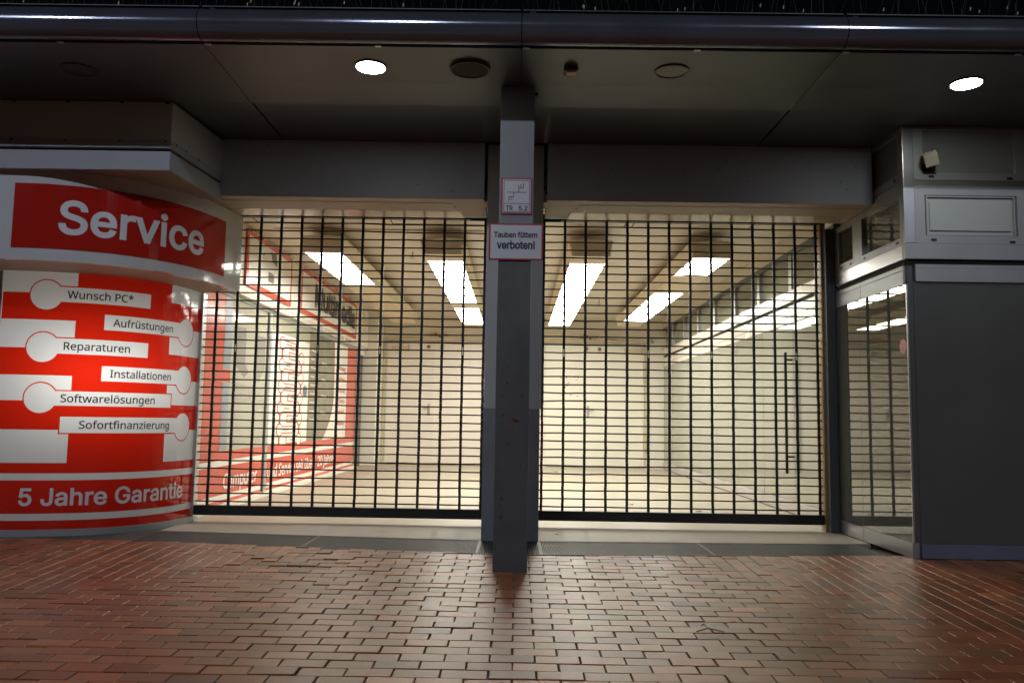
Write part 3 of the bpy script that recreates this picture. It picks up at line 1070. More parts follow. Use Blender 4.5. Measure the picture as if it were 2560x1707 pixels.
def luminaire(xc, segs, label):
    t = thing("ceiling_luminaire", label, "luminaire", (xc, 9.0, LB), "long tube luminaires on the passage ceiling")
    y0, y1 = 9.0, 15.9
    hw = 0.215
    h = bmesh.new()
    for s in (-1, 1):
        prism(h, [(xc + s * hw, LB + .002), (xc + s * (hw - .012), LB + .002), (xc + s * (hw - .012), LB + .148), (xc + s * (hw + .026), LB + .148), (xc + s * (hw + .006), LB + .06)], 'y', y0 + .03, y1 - .03)
    link_obj("side_housing", h, M['lum'], t)
    link_obj("end_cap", B(xc - hw - .004, xc + hw + .004, y0, y0 + .03, LB - .004, LB + .1485, bev=.003), M['lum'], t)
    link_obj("end_cap", B(xc - hw, xc + hw, y1 - .03, y1, LB, LB + .148), M['lum'], t)
    cap = bmesh.new()
    pts = [(xc + (hw + .035) * sin(a), y0 + .03 - 0.11 * cos(a)) for a in [(-90 + 180 * k / 24) * pi / 180 for k in range(25)]]
    prism(cap, pts + [(xc + hw + .035, y1), (xc - hw - .035, y1)], 'z', LB + .149, LB + .172)
    link_obj("bowed_lid", cap, M['lum'], t)
    hang = bmesh.new()
    for yy in (y0 + .8, y0 + 3.4, y1 - .9):
        tube(hang, [(xc, yy, LB + .172), (xc, yy, 3.0795)], .012, 8)
    link_obj("hanger", hang, M['lum'], t)
    for ya, yb, on in segs:
        link_obj("lit_diffuser" if on else "unlit_diffuser", B(xc - hw + .014, xc + hw - .014, ya + .004, yb - .004, LB + .004, LB + .03), M['lit'] if on else M['lumoff'], t)
luminaire(-2.19, [(9.035, 11.25, 1), (11.25, 13.5, 0), (13.5, 15.86, 0)], "long ceiling luminaire nearest the Multimedia sign, lit only at its near end")
luminaire(-0.855, [(9.035, 9.45, 0), (9.45, 13.05, 1), (13.05, 13.6, 0), (13.6, 15.86, 1)], "long ceiling luminaire left of the pillar, lit with one dark gap")
luminaire(0.81, [(9.035, 9.5, 0), (9.5, 15.86, 1)], "long ceiling luminaire right of the pillar, lit along its whole length")
luminaire(2.16, [(9.035, 10.2, 1), (10.2, 11.65, 0), (11.65, 15.1, 1), (15.1, 15.86, 0)], "long ceiling luminaire nearest the glass wall, lit in two stretches")
spr = ["small ceiling sprinkler between the two left luminaires", "small ceiling sprinkler between the two right luminaires", "small ceiling sprinkler far back between the right luminaires"]
for (x, y), lb in zip(((-1.35, 10.3), (1.42, 10.5), (1.42, 14.2)), spr):
    t = thing("sprinkler", lb, "sprinkler", (x, y, 3.08), "ceiling sprinklers")
    link_obj("pipe", tube(bmesh.new(), [(x, y, 3.08), (x, y, 3.01)], .009, 8), M['steel'], t)
    g = disc(bmesh.new(), (x, y), .028, 2.992, 2.998, 16)
    for s in (-1, 1):
        tube(g, [(x, y, 3.03), (x + s * .025, y, 3.015), (x + s * .012, y, 2.998)], .004, 6)
    link_obj("deflector", g, M['steel'], t)

# back wall and its doors
BY = 17.3
t = thing("back_wall", "cream painted rear wall of the passage with a duct above its doors", "wall", (0, BY, 0))
link_obj("wall_face", B(-3.6, 3.6, BY, BY + .15, 0, 3.08), M['wall'], t)
link_obj("cable_duct", B(-2.78, 2.95, BY - .05, BY - .001, 2.60, 2.67, bev=.004), M['duct'], t)
link_obj("door_gap_shade", B(-2.80, 2.72, BY - .055, BY - .0015, 2.545, 2.566), M['brownline'], t)  # shade of the gap over the doors, painted as a brown strip
link_obj("pilaster", B(-3.3, -2.83, BY - .75, BY - .002, 0, 3.08, bev=.01), M['wall'], t)
link_obj("pilaster", B(2.74, 3.3, BY - .30, BY - .002, 0, 3.08, bev=.01), M['wall'], t)
g = bmesh.new()
for x in (-2.81, 2.70):
    tube(g, [(x, BY - .03, 0.03), (x, BY - .03, 2.6)], .012, 8)
    for zc in (0.55, 1.98):
        box(g, x - .022, x + .022, BY - .055, BY - .004, zc - .2, zc + .2)
link_obj("conduit", g, M['duct'], t)
tube_ = tube(bmesh.new(), [(1.9 + .1 * k, BY - .04, 2.69 - .05 * sin(pi * k / 14)) for k in range(15)], .008, 6)
link_obj("loose_cable", tube_, M['brownline'], t)
def double_door(xa, xs, xb, hand_x, closer_x, label, m):
    t = thing("double_door", label, "door", ((xa + xb) / 2, BY, 0), "cream double doors in the rear wall")
    for a, b in ((xa, xs - .003), (xs + .003, xb)):
        l = link_obj("door_leaf", B(a, b, BY - .045, BY - .001, 0.012, 2.54, bev=.003), M[m], t)
        mid = (a + b) / 2
        if a < hand_x < b or abs(hand_x - a) < .2:
            pass
    link_obj("cover_strip", B(xs - .002, xs + .085, BY - .050, BY - .0455, 0.02, 2.535), M['door'], t)
    g = B(hand_x - .028, hand_x + .028, BY - .057, BY - .0455, 1.02, 1.27, bev=.01)
    link_obj("handle_plate", g, M['steel'], t)
    g = bmesh.new()
    tube(g, [(hand_x, BY - .05, 1.18), (hand_x, BY - .10, 1.18), (hand_x - .12 * (1 if hand_x < 0 else -1) * -1 * -1, BY - .105, 1.18)], .011, 8)
    link_obj("handle", g, M['steel'], t)
    link_obj("door_closer", B(closer_x - .19, closer_x + .19, BY - .10, BY - .046, 2.375, 2.485, bev=.006), M['duct'], t)
    link_obj("closer_arm", B(closer_x + .16, closer_x + .185, BY - .104, BY - .0995, 2.36, 2.50), M['steel'], t)
    return t
d1 = double_door(-2.74, -1.74, -0.62, -1.835, -2.45, "pinkish cream double door at the back left of the passage", 'doorpink')
d2 = double_door(0.62, 1.62, 2.66, 1.505, 2.45, "bright cream double door with black scuff marks at the back right", 'door')
g = bmesh.new()
for (x, z, ww, hh) in ((0.93, 1.86, .06, .02), (1.05, 1.87, .03, .05), (1.22, 1.88, .05, .04), (1.30, 1.88, .04, .05), (1.26, 1.82, .06, .015), (1.06, 1.71, .03, .07), (1.02, 1.66, .025, .06), (0.98, 1.61, .03, .04),
                       (1.02, 1.56, .04, .03), (1.08, 1.53, .06, .02), (1.14, 1.50, .06, .018), (1.28, 1.48, .07, .015), (1.40, 1.48, .03, .012), (1.10, 1.75, .04, .02)):
    n = 7
    pts = [(x + ww * .5 * cos(2 * pi * k / n) * random.uniform(.5, 1.1), z + hh * .6 * sin(2 * pi * k / n) * random.uniform(.5, 1.2)) for k in range(n)]
    prism(g, pts, 'y', BY - .0462, BY - .0452)
M['scuff'] = mat("black_scuff", (0.20, 0.185, 0.17), 0.7, 0, 0.4, 25)
link_obj("scuff_marks", g, M['scuff'], d2)
for (x, lb) in ((-1.66, "white alarm box with red lamp above the left rear door"), (1.52, "white alarm box with red lamp above the right rear door")):
    t = thing("alarm_box", lb, "alarm box", (x, BY, 2.72), "alarm boxes above the rear doors")
    link_obj("case", B(x - .20, x + .18, BY - .06, BY - .001, 2.70, 2.76, bev=.008), M['sensor'], t)
    link_obj("red_lamp", tube(bmesh.new(), [(x - .06, BY - .061, 2.735), (x - .06, BY - .085, 2.735)], .03, 14), M['redled'], t)
    link_obj("buzzer", B(x + .0, x + .05, BY - .045, BY - .001, 2.655, 2.699), M['brownline'], t)
for (x, lb) in ((-1.86, "round brown door magnet at the top of the left rear door"), (-1.58, "square brown contact right of the left door seam"),
                (1.46, "square brown contact left of the right door seam"), (1.74, "round brown door magnet at the top of the right rear door")):
    t = thing("door_contact", lb, "door contact", (x, BY, 2.46), "door contacts above the rear doors")
    link_obj("case", B(x - .045, x + .045, BY - .08, BY - .0515, 2.42, 2.51, bev=.012), M['duct'], t)
    link_obj("disc", tube(bmesh.new(), [(x, BY - .0805, 2.465), (x, BY - .092, 2.465)], .032, 16), M['greydoor'], t)
t = thing("wall_camera", "small grey camera on the right rear pilaster", "camera", (2.80, BY - .30, 2.62))
link_obj("bracket", B(2.79, 2.81, BY - .33, BY - .301, 2.58, 2.70), M['steel'], t)
link_obj("camera_body", tube(bmesh.new(), [(2.80, BY - .33, 2.62), (2.80, BY - .43, 2.60)], [.035, .03], 14), M['aludull'], t)

# ------------------------------------------------------------------ left passage shop front
WX = -3.10
def on_left(x, y0, z0):
    return lambda u, v: (x, y0 + u, z0 + v)
t = thing("passage_shopfront", "cream framed shop front with red lettered film along the left passage wall", "shop front", (WX, 12, 0))
link_obj("beam", B(-3.5, -3.03, 7.8, 16.75, 2.29, 3.078), M['wall'], t)
link_obj("beam_lower_edge", B(-3.03, -3.018, 7.8, 16.75, 2.29, 2.36), M['beamwhite'], t)
link_obj("base", B(-3.3, -3.03, 7.8, 15.85, 0.0, 0.045), M['wall'], t)
for (a, b) in ((7.9, 10.13), (10.24, 12.72), (12.735, 15.78)):
    link_obj("window_pane", B(WX - .02, WX, a, b, 0.045, 2.25), M['pane'], t)
link_obj("head_frame", B(WX - .03, WX + .012, 7.9, 15.85, 2.25, 2.289), M['aludull'], t)
link_obj("mullion", B(WX - .03, WX + .022, 10.132, 10.238, 0.045, 2.2485), M['alu'], t)
link_obj("mullion", B(WX - .03, WX + .014, 15.79, 15.86, 0.0455, 2.2485), M['alu'], t)
link_obj("door_gap", B(WX - .03, WX + .0045, 10.10, 10.131, 0.045, 2.2485), M['void'], t)
# films
def film(name, polys, off, m):
    parts = [shape_bm(p) for p in polys]
    bm = join(*parts)
    place(bm, on_left(WX + off, 0, 0))
    return link_obj(name, bm, M[m], t)
R4 = lambda a, b, c, d: [(a, c), (b, c), (b, d), (a, d)]
film("red_film", [R4(7.9, 10.08, 0.05, 0.085), R4(7.9, 10.08, 0.14, 0.44), R4(7.9, 10.08, 0.50, 0.60),
                  R4(10.245, 12.715, 0.05, 0.085), R4(10.245, 12.715, 0.14, 0.44), R4(10.245, 12.715, 0.50, 0.60),
                  R4(12.74, 15.77, 0.05, 0.085), R4(12.74, 15.77, 0.14, 0.44), R4(12.74, 15.77, 0.50, 0.60),
                  R4(7.9, 8.62, 0.605, 2.24), R4(8.62, 8.85, 1.33, 1.46), R4(14.95, 15.77, 0.605, 2.24)], 0.003, 'pred')
film("white_film", [R4(a, b, c, d) for (a, b) in ((7.9, 10.08), (10.245, 12.715), (12.74, 15.77)) for (c, d) in ((0.085, 0.14), (0.44, 0.50))], 0.0032, 'pwhite')
film("blue_grey_film", [R4(8.63, 8.83, 0.61, 1.32), R4(8.63, 8.85, 1.47, 2.24)], 0.003, 'pblue')
# grey poster with a curved flank, white sliver beside it
cur = [(13.9 - 0.75 * max(0, (1.35 - z) / .75) ** 2 * 1.0 - 0.08 * max(0, z - 1.35) ** 2, z) for z in [0.605 + 1.63 * k / 20 for k in range(21)]]
film("grey_poster", [[(12.2, 0.605), (12.715, 0.605), (12.715, 2.235), (12.2, 2.235)], [(12.74, 0.605)] + cur + [(12.74, 2.235)]], 0.003, 'pgrey')
film("white_sliver", [[(y + .03, z) for y, z in cur] + [(14.945, 2.235), (14.945, 0.605)]], 0.0028, 'pwhite')
film("red_edge_line", [[(y, z) for y, z in cur] + [(y + .03, z) for y, z in reversed(cur)]], 0.0036, 'pred')
film("white_panel", [R4(10.25, 12.19, 0.605, 2.05)], 0.002, 'pwhite')
# chain of small key shapes on the white panel
gz_ = []
gw = []
for k in range(5):
    zc = 1.93 - 0.285 * k
    for yy, dz, s in ((10.78, 0, 1), (11.75, -0.14, -1)):
        z = zc + dz
        gw.append([(yy + .12 * cos(2 * pi * q / 18), z + .075 * sin(2 * pi * q / 18)) for q in range(18)])
        x0, x1 = (yy + .1, yy + .62) if s > 0 else (yy - .62, yy - .1)
        gw.append(R4(x0, x1, z - .036, z + .036))
        gz_.append([(yy + .15 * cos(2 * pi * q / 18), z + .092 * sin(2 * pi * q / 18)) for q in range(18)])
        gz_.append(R4(x0, x1 + (.02 if s > 0 else 0), z - .052, z + .052) if s > 0 else R4(x0 - .03, x1, z - .052, z + .052))
for yy, a, b in ((10.78, 0.60, 1.93), (11.75, 0.60, 1.79)):
    gz_.append(R4(yy - .035, yy + .035, a + .006, b))
film("red_key_chain", gz_, 0.0042, 'pred')
film("white_key_chain", gw, 0.0054, 'pwhite')
M['faint'] = mat("faint_print", (0.30, 0.29, 0.25), 0.5)
gg = []
for k in range(5):
    zc = 1.93 - 0.285 * k
    gg.append(R4(10.95, 11.22, zc - .014, zc + .016))
    gg.append(R4(11.28, 11.55, zc - .154, zc - .126))
film("key_print", gg, 0.0062, 'faint')
film("price_print", [R4(9.0 + .27 * a, 9.2 + .27 * a, 1.30 - .045 * b, 1.318 - .045 * b) for a in range(4) for b in range(5)], 0.0015, 'faint')
film("bottom_print", [R4(9.05, 9.17, .64, .70), R4(9.4, 9.45, .63, .70), R4(9.62, 9.72, .64, .69), R4(9.85, 9.9, .64, .70)], 0.0015, 'faint')
M['hand'] = mat("pale_grey_shape", (0.25, 0.24, 0.215), 0.15, 0, 0.1, 3)
film("window_shapes", [[(9.02, 1.95), (9.32, 1.97), (9.33, 1.56), (9.45, 1.47), (9.30, 1.40), (9.02, 1.52)], [(9.72, 1.93), (10.05, 1.93), (10.05, 1.55), (9.85, 1.37), (9.66, 1.44), (9.62, 1.60), (9.72, 1.70)]], 0.001, 'hand')
M['posterprint'] = mat("poster_print", (0.40, 0.37, 0.28), 0.4)
pp = []
for k in range(9):
    z = 1.95 - .13 * k
    pp.append(R4(12.3, 12.3 + random.uniform(.2, .38), z, z + .028))
    if k % 2:
        pp.append(R4(13.0, 13.0 + random.uniform(.2, .4), z - .03, z + .01))
for p_ in pp:
    film("poster_line", [p_], 0.004, 'posterprint')
M['bluecap'] = mat("blue_print", (0.10, 0.13, 0.20), 0.4)
film("poster_figure", [[(12.0 + .13 * cos(2 * pi * q / 12), 1.33 + .085 * sin(2 * pi * q / 12) + (.015 if q % 2 else 0)) for q in range(12)]], 0.0065, 'bluecap')
def left_text(body, y0, y1, z, cap, m, bold, off=0.006):
    bm = text_bm(body, y1 - y0, cap, bold, font=HUM)
    # seen from the passage the wall's +Y runs to the reader's right
    place(bm, on_left(WX + off, y0, z))
    return link_obj("lettering", bm, M[m], t)
left_text("Computer", 8.78, 9.92, 0.20, 0.15, 'pwhite', 0.02)
left_text("und Service seit über", 10.33, 12.66, 0.20, 0.15, 'pwhite', 0.02)
left_text("20 Jahre", 12.93, 14.05, 0.20, 0.15, 'pwhite', 0.02)
for k, wd in enumerate(("Beratung", "Hardware", "Vernetzung", "PC-Service", "Wunsch-PC", "Finanzierung")):
    left_text(wd, 14.2, 14.8, 1.78 - .19 * k, 0.075, 'pred', 0.02)

t = thing("sign_box", "white sign with red border and dark torn patches, nearest the left grille", "sign", (-3.0, 9.8, 2.4), "red bordered signs on the left passage wall")
link_obj("case", B(-3.029, -3.002, 8.94, 10.75, 2.413, 3.045), M['pred'], t)
link_obj("face", B(-3.004, -3.0, 9.0, 10.69, 2.475, 2.985), M['pwhite'], t)
g = bmesh.new()
prism(g, [(9.78, 2.95), (10.02, 2.96), (10.06, 2.82), (9.88, 2.84)], 'x', -3.0, -2.9985)
prism(g, [(9.72, 2.58), (9.72, 2.70), (9.93, 2.70), (9.96, 2.655), (9.93, 2.58)], 'x', -3.0, -2.9985)
prism(g, [(9.45, 2.87), (9.58, 2.89), (9.52, 2.85)], 'x', -3.0, -2.9985)
link_obj("torn_patches", g, M['greydoor'], t)
t = thing("sign_box", "white sign with red border reading Multimedia on the left passage wall", "sign", (-3.0, 13.2, 2.4), "red bordered signs on the left passage wall")
link_obj("case", B(-3.029, -3.002, 11.21, 15.2, 2.413, 3.05), M['pred'], t)
link_obj("face", B(-3.004, -3.0, 11.30, 15.11, 2.475, 2.985), M['pwhite'], t)
bm = text_bm("Multimedia", 15.02 - 12.0, 0.31, 0.036, font=SANS)
link_obj("lettering", place(bm, on_left(-2.996, 12.0, 2.60)), M['blacktext'], t)

t = thing("grey_door", "plain grey-brown door in the left passage wall beyond the red film", "door", (-3.1, 16.3, 0))
link_obj("door_leaf", B(-3.18, -3.115, 15.95, 16.53, 0.0, 2.20), M['greydoor'], t)
link_obj("door_frame", prism(bmesh.new(), [(15.87, 0), (15.95, 0), (15.95, 2.2), (16.53, 2.2), (16.53, 2.288), (15.87, 2.288)], 'x', -3.2, -3.08), M['wall'], t)
t = thing("passage_wall", "cream wall backing the left passage shop front", "wall", (-3.45, 12, 0))
link_obj("wall_face", B(-3.6, -3.505, 7.87, 17.29, 0, 3.078), M['cream'], t)

# ------------------------------------------------------------------ right passage glass wall
GX = 3.04
t = thing("glass_wall", "floor to ceiling glass shop wall with white beam and upper windows right of the passage", "glass wall", (GX, 12, 0))
joints = [7.80, 9.0, 10.13, 11.28, 12.42, 13.57, 14.75, 16.95]
for a, b in zip(joints, joints[1:]):
    link_obj("glass_pane", B(GX, GX + .012, a + .006, b - .006, 0.135, 2.088), M['passglass'], t)
    link_obj("skirting", B(GX - .012, GX + .05, a + .002, b - .002, 0.012, 0.134, bev=.003), M['skirt'], t)
    link_obj("skirting_shadow_gap", B(GX + .001, GX + .05, a + .002, b - .002, 0.0, 0.0118), M['void'], t)
link_obj("lower_beam", B(GX - .010, GX + .10, 7.80, 16.95, 2.09, 2.278), M['beamwhite'], t)
link_obj("beam_groove", B(GX + .006, GX + .10, 7.80, 16.95, 2.278, 2.318), M['void'], t)
link_obj("upper_beam", B(GX - .020, GX + .10, 7.80, 16.95, 2.318, 2.45, bev=.004), M['beamwhite'], t)
link_obj("beam_seam", B(GX - .012, GX + .10, 7.80, 16.95, 2.165, 2.170), M['brownline'], t)
link_obj("head_frame", B(GX - .004, GX + .10, 7.80, 16.95, 2.85, 2.905), M['soffit'], t)
link_obj("bulkhead", B(GX - .002, 3.6, 7.80, 17.29, 2.9055, 3.079), M['ceil'], t)
mull = [7.85, 9.07, 10.27, 11.41, 12.59, 13.73, 14.9, 15.95, 16.9]
for a, b in zip(mull, mull[1:]):
    fr = bmesh.new()
    box(fr, GX - .006, GX + .07, a - .05, a + .05, 2.451, 2.849)
    f = link_obj("window_frame", fr, M['aludull'], t)
    link_obj("clerestory_pane", B(GX + .030, GX + .04, a + .05, b - .05, 2.451, 2.849), M['clear'], t)
    link_obj("bead", B(GX - .0065, GX - .002, a + .05, a + .062, 2.47, 2.84), M['void'], t)
link_obj("backing", B(3.55, 3.62, 7.80, 17.29, 0, 2.9), M['cream'], t)
link_obj("room_floor", B(GX + .06, 3.55, 7.80, 17.0, 0.0, 0.01), M['concrete'], t)
g = tube(bmesh.new(), [(GX - .075, 9.05, 0.44), (GX - .075, 9.05, 1.76)], .016, 12)
h = link_obj("pull_handle", g, M['darkplastic'], t)
for z in (0.62, 1.28, 1.68):
    link_obj("standoff", tube(bmesh.new(), [(GX - .072, 9.05, z), (GX, 9.05, z)], .011, 8), M['darkplastic'], h)

# ------------------------------------------------------------------ right corner shop
KX, KY = 2.96, 6.20
t = thing("corner_shop", "silver framed corner shop with glazed side and dark covered front window", "shop", (KX, KY, 0))
L_ = lambda n, m, *a, **k: link_obj(n, B(*a, **k), M[m], t)
# upper storey, front
L_("corner_trim", 'alu', KX, KX + .085, KY, KY + .03, 2.375, SO - .003, bev=.003)
def framed_front(x0, x1, z0, z1, px0, px1, pz0, pz1, panel, m):
    g = bmesh.new()
    y0, y1 = KY + .006, KY + .05
    box(g, x0, px0, y0, y1, z0, z1)
    box(g, px1, x1, y0, y1, z0, z1)
    box(g, px0, px1, y0, y1, z0, pz0)
    box(g, px0, px1, y0, y1, pz1, z1)
    link_obj("panel_frame", g, M['aludull'], t)
    link_obj(panel, B(px0, px1, KY + .03, KY + .05, pz0, pz1), M[m], t)
framed_front(KX + .087, 3.98, 2.872, SO - .003, 3.12, 3.833, 2.93, 3.262, "upper_panel", 'kpanel')
framed_front(KX + .087, 3.98, 2.375, 2.828, 3.124, 3.833, 2.437, 2.753, "shutter_recess", 'kwhite')
L_("mid_rail", 'alu', KX + .087, 3.98, KY + .010, KY + .05, 2.83, 2.870)
g = bmesh.new()
for (a, b, c, d) in ((3.136, 3.820, 2.739, 2.750), (3.136, 3.820, 2.440, 2.450), (3.136, 3.147, 2.450, 2.739), (3.809, 3.820, 2.450, 2.739)):
    box(g, a, b, KY + .012, KY + .0305, c, d)
link_obj("shutter_frame", g, M['aludull'], t)
L_("shutter", 'kwhite', 3.165, 3.79, KY + .016, KY + .029, 2.478, 2.705, bev=.006)
g = bmesh.new()
for (x, z) in ((3.18, 2.90), (3.784, 2.89), (3.184, 2.403), (3.786, 2.393)):
    box(g, x - .020, x + .020, KY + .001, KY + .0065, z - .008, z + .008)
link_obj("latch", g, M['darkplastic'], t)
framed_front(3.982, 4.98, 2.872, SO - .003, 4.06, 4.9, 2.93, 3.262, "upper_panel", 'kpanel')
framed_front(3.982, 4.98, 2.375, 2.828, 4.06, 4.9, 2.437, 2.753, "shutter_recess", 'kwhite')
L_("front_rail", 'aludull', KX + .001, 6.5, KY - .001, KY + .05, 2.253, 2.372, bev=.003)
L_("front_gap", 'void', KX + .03, 6.5, KY + .03, KY + .06, 2.20, 2.255)
L_("front_fascia", 'aludull', KX + .078, 6.5, KY + .005, KY + .05, 2.079, 2.183, bev=.002)
L_("front_fascia_top", 'aludull', KX + .078, 6.5, KY + .008, KY + .05, 2.185, 2.212)
L_("front_window", 'kdark', KX + .064, 6.5, KY + .022, KY + .05, 0.112, 2.078)
L_("front_plinth", 'plinth_blue', KX + .062, 6.5, KY + .002, KY + .05, 0.006, 0.110, bev=.003)
L_("glass_edge", 'alu', KX + .001, KX + .014, KY + .003, KY + .016, 0.118, 2.055)
L_("corner_post", 'kdark', KX + .02, KX + .062, KY + .024, KY + .05, 0.0, 2.2)
# upper storey, side
def side_frame(y0, y1, z0, z1, py0, py1, pz0, pz1, m):
    g = bmesh.new()
    x0, x1 = KX + .004, KX + .05
    box(g, x0, x1, y0, py0, z0, z1)
    box(g, x0, x1, py1, y1, z0, z1)
    box(g, x0, x1, py0, py1, z0, pz0)
    box(g, x0, x1, py0, py1, pz1, z1)
    f = link_obj("window_frame", g, M['aludull'], t)
    link_obj("window_pane", B(KX + .03, KX + .045, py0, py1, pz0, pz1), M[m], f)
    g = bmesh.new()
    for y in (py0 + .05, py1 - .05):
        box(g, KX + .0005, KX + .0045, y - .018, y + .018, (z0 + pz0) / 2 - .008, (z0 + pz0) / 2 + .008)
    link_obj("latch", g, M['darkplastic'], f)
side_frame(6.232, 7.0, 2.872, SO - .003, 6.30, 6.93, 2.935, 3.262, 'kpanel')
side_frame(6.232, 7.04, 2.37, 2.866, 6.285, 6.99, 2.43, 2.75, 'kioskglass')
side_frame(7.043, 7.568, 2.37, 2.802, 7.18, 7.495, 2.445, 2.75, 'kioskglass')
L_("side_upper_return", 'beam', KX + .006, KX + .05, 7.002, 7.568, 2.868, SO - .003)
L_("side_rail", 'alu', KX, KX + .05, KY + .051, 7.568, 2.255, 2.368, bev=.003)
L_("side_gap", 'void', KX + .025, KX + .05, KY + .061, 7.568, 2.20, 2.256)
for a, b in ((KY + .051, 7.028), (7.034, 7.568)):
    L_("side_fascia_top", 'aludull', KX + .003, KX + .05, a, b, 2.172, 2.206)
    L_("side_fascia", 'aludull', KX + .001, KX + .05, a, b, 2.058, 2.168, bev=.002)
for a, b in ((KY + .017, 7.086), (7.092, 7.60)):
    L_("glass_pane", 'kioskglass', KX + .004, KX + .014, a, b, 0.118, 2.056)
    L_("side_plinth", 'alu', KX, KX + .05, a, b, 0.004, 0.116, bev=.003)
L_("blind", 'kpanel', KX + .10, KX + .12, KY + .06, 7.75, 0.0, 2.2)
L_("shop_core", 'kdark', KX + .125, 6.5, KY + .065, 7.75, 0.0, SO - .003)
t2 = link_obj("disc_sticker", (lambda bm: [bmesh.ops.rotate(bm, verts=bm.verts, matrix=Matrix.Rotation(pi / 2, 3, 'Y')), bmesh.ops.translate(bm, verts=bm.verts, vec=(KX + .0028, 6.285, 1.585)), bm][-1])(disc(bmesh.new(), (0, 0), .056, -.0008, .0008, 32)), M['sticker'], t)

t = thing("security_camera", "tilted cream box camera on a black bracket on the corner shop's upper panel", "camera", (3.15, KY, 3.0))
bm = B(-.048, .048, -.10, .0, -.045, .045, bev=.006)
bmesh.ops.rotate(bm, verts=bm.verts, matrix=Matrix.Rotation(radians(28), 3, 'X') @ Matrix.Rotation(radians(-24), 3, 'Y') @ Matrix.Rotation(radians(-16), 3, 'Z'))
bmesh.ops.translate(bm, verts=bm.verts, vec=(3.16, KY - .02, 3.045))
link_obj("camera_body", bm, M['camcream'], t)
bm = bmesh.new()
tube(bm, [(3.155, KY - .03, 3.03), (3.13, KY - .025, 2.985), (3.14, KY + .006, 2.965)], .016, 8)
box(bm, 3.11, 3.175, KY - .004, KY + .006, 2.94, 2.99)
link_obj("bracket", bm, M['darkplastic'], t)

# ------------------------------------------------------------------ street lamps behind the photographer
for (x, y, lb) in ((-2.6, -8.0, "tall street lamp on the square facing the left grille"), (-10.2, -8.0, "tall street lamp on the square facing the red drum shop"), (7.2, -8.0, "tall street lamp on the square facing the corner shop")):
    t = thing("street_lamp", lb, "street lamp", (x, y, gzf(y)), "street lamps on the square")
    z0 = gzf(y)
    link_obj("pole", tube(bmesh.new(), [(x, y, z0), (x, y, z0 + 4), (x, y, 8.4)], [.08, .06, .045], 12), M['jamb'], t)
    link_obj("lamp_head", disc(bmesh.new(), (x, y), .28, 8.45, 8.62, 28), M['jamb'], t)
    ld = bpy.data.lights.new("street_light", 'POINT')
    ld.energy = STREET_W
    ld.color = (0.78, 0.85, 1.0)
    ld.shadow_soft_size = 0.13
    lo_ = bpy.data.objects.new("lamp_light", ld)
    COL.objects.link(lo_)
    lo_.parent = t
    lo_.location = Vector((x, y, 8.25)) - OFF[t.name]
# lamp inside the drum window, glowing through the film
WLX, WLY, WLZ = -3.70, 7.24, 1.30
t = thing("window_lamp", "round lamp on a slim stand behind the red film window", "lamp", (WLX, WLY, 0))
link_obj("stand", tube(bmesh.new(), [(WLX, WLY + .06, 0), (WLX, WLY + .06, WLZ)], .012, 8), M['jamb'], t)
link_obj("base", disc(bmesh.new(), (WLX, WLY + .06), .12, 0.0, 0.02, 24), M['jamb'], t)
bm = bmesh.new()
tube(bm, [(WLX, WLY + .07, WLZ), (WLX, WLY + .05, WLZ), (WLX, WLY - .01, WLZ)], [.03, .06, .085], 20, cap=True)
link_obj("reflector", bm, M['jamb'], t)
ld = bpy.data.lights.new("window_light", 'POINT')
ld.energy = WINDOW_W
ld.color = (1.0, 0.98, 0.93)
ld.shadow_soft_size = 0.05
lo_ = bpy.data.objects.new("lamp_light", ld)
COL.objects.link(lo_)
lo_.parent = t
lo_.location = Vector((WLX, WLY - .08, WLZ)) - OFF[t.name]

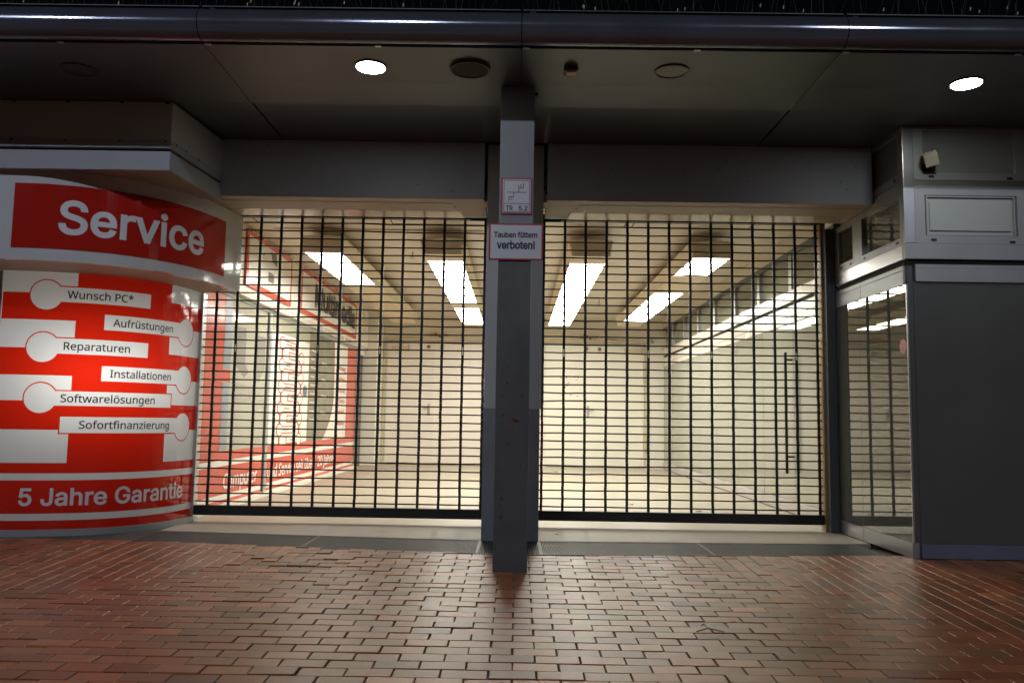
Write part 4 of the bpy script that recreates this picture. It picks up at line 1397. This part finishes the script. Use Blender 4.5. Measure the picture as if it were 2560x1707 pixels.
# ------------------------------------------------------------------ litter
def leaf(x, y, z, s, rot, label, m='leaf'):
    bm = bmesh.new()
    n = 12
    vs = []
    for k in range(n):
        a = 2 * pi * k / n
        r = s * (1 if k % 2 else .62)
        px, py = r * cos(a), r * .6 * sin(a)
        vs.append(bm.verts.new((x + px * cos(rot) - py * sin(rot), y + px * sin(rot) + py * cos(rot), z + .004 + .25 * s * abs(sin(a * 1.5)))))
    c = bm.verts.new((x, y, z + .006))
    for k in range(n):
        bm.faces.new((vs[k], vs[(k + 1) % n], c))
    o = link_obj("dry_leaf", bm, M[m])
    tag(o, label, "leaf", "dry leaves on the passage floor")
leaf(2.02, 9.15, 0, .045, .4, "dry brown leaf on the passage floor close to the glass wall skirting")
leaf(1.72, 8.5, 0, .05, 1.4, "curled brown leaf just behind the right grille's bottom rail")
leaf(1.86, 8.55, 0, .035, 2.4, "small dry leaf beside the curled leaf behind the right grille")
leaf(1.36, 9.75, 0, .04, 0.1, "lone small brown leaf in the middle of the right passage floor")
leaf(1.9, 14.0, 0, .06, .9, "brown leaf far back on the floor before the right rear door")
leaf(0.75, 15.5, 0, .06, .2, "brown leaf far back on the floor near the pillar's right side")
leaf(0.36, 7.15, 0.002, .022, .3, "tiny dark leaf scrap on the threshold right of the column")
def butt(x, y, rot, label):
    z = gz(y) + .009
    o = link_obj("cigarette_butt", tube(bmesh.new(), [(x, y, z), (x + .028 * cos(rot), y + .028 * sin(rot), z + .001)], .004, 8), M['butt'])
    tag(o, label, "cigarette butt", "cigarette butts on the paving")
butt(-2.05, 5.45, .3, "white cigarette butt on the left paving below the drum shop")
butt(-2.22, 3.55, .9, "white cigarette butt near the bottom left corner of the picture")
butt(2.05, 5.72, .5, "pale cigarette butt on the right paving before the last grating")
t = thing("dry_twig", "small forked dry twig lying on the paving right of the pillar", "twig", (0.95, 4.35, gz(4.35)))
g = bmesh.new()
zt = gz(4.3) + .010
tube(g, [(0.93, 4.27, zt), (0.99, 4.29, zt + .012), (1.07, 4.27, zt)], .004, 6)
tube(g, [(0.99, 4.29, zt + .012), (0.985, 4.34, zt + .02), (0.98, 4.38, zt + .004)], .0035, 6)
tube(g, [(1.10, 4.42, zt + .004), (1.15, 4.43, zt + .012), (1.18, 4.47, zt + .004)], .0025, 6)
link_obj("stem", g, M['twig'], t)
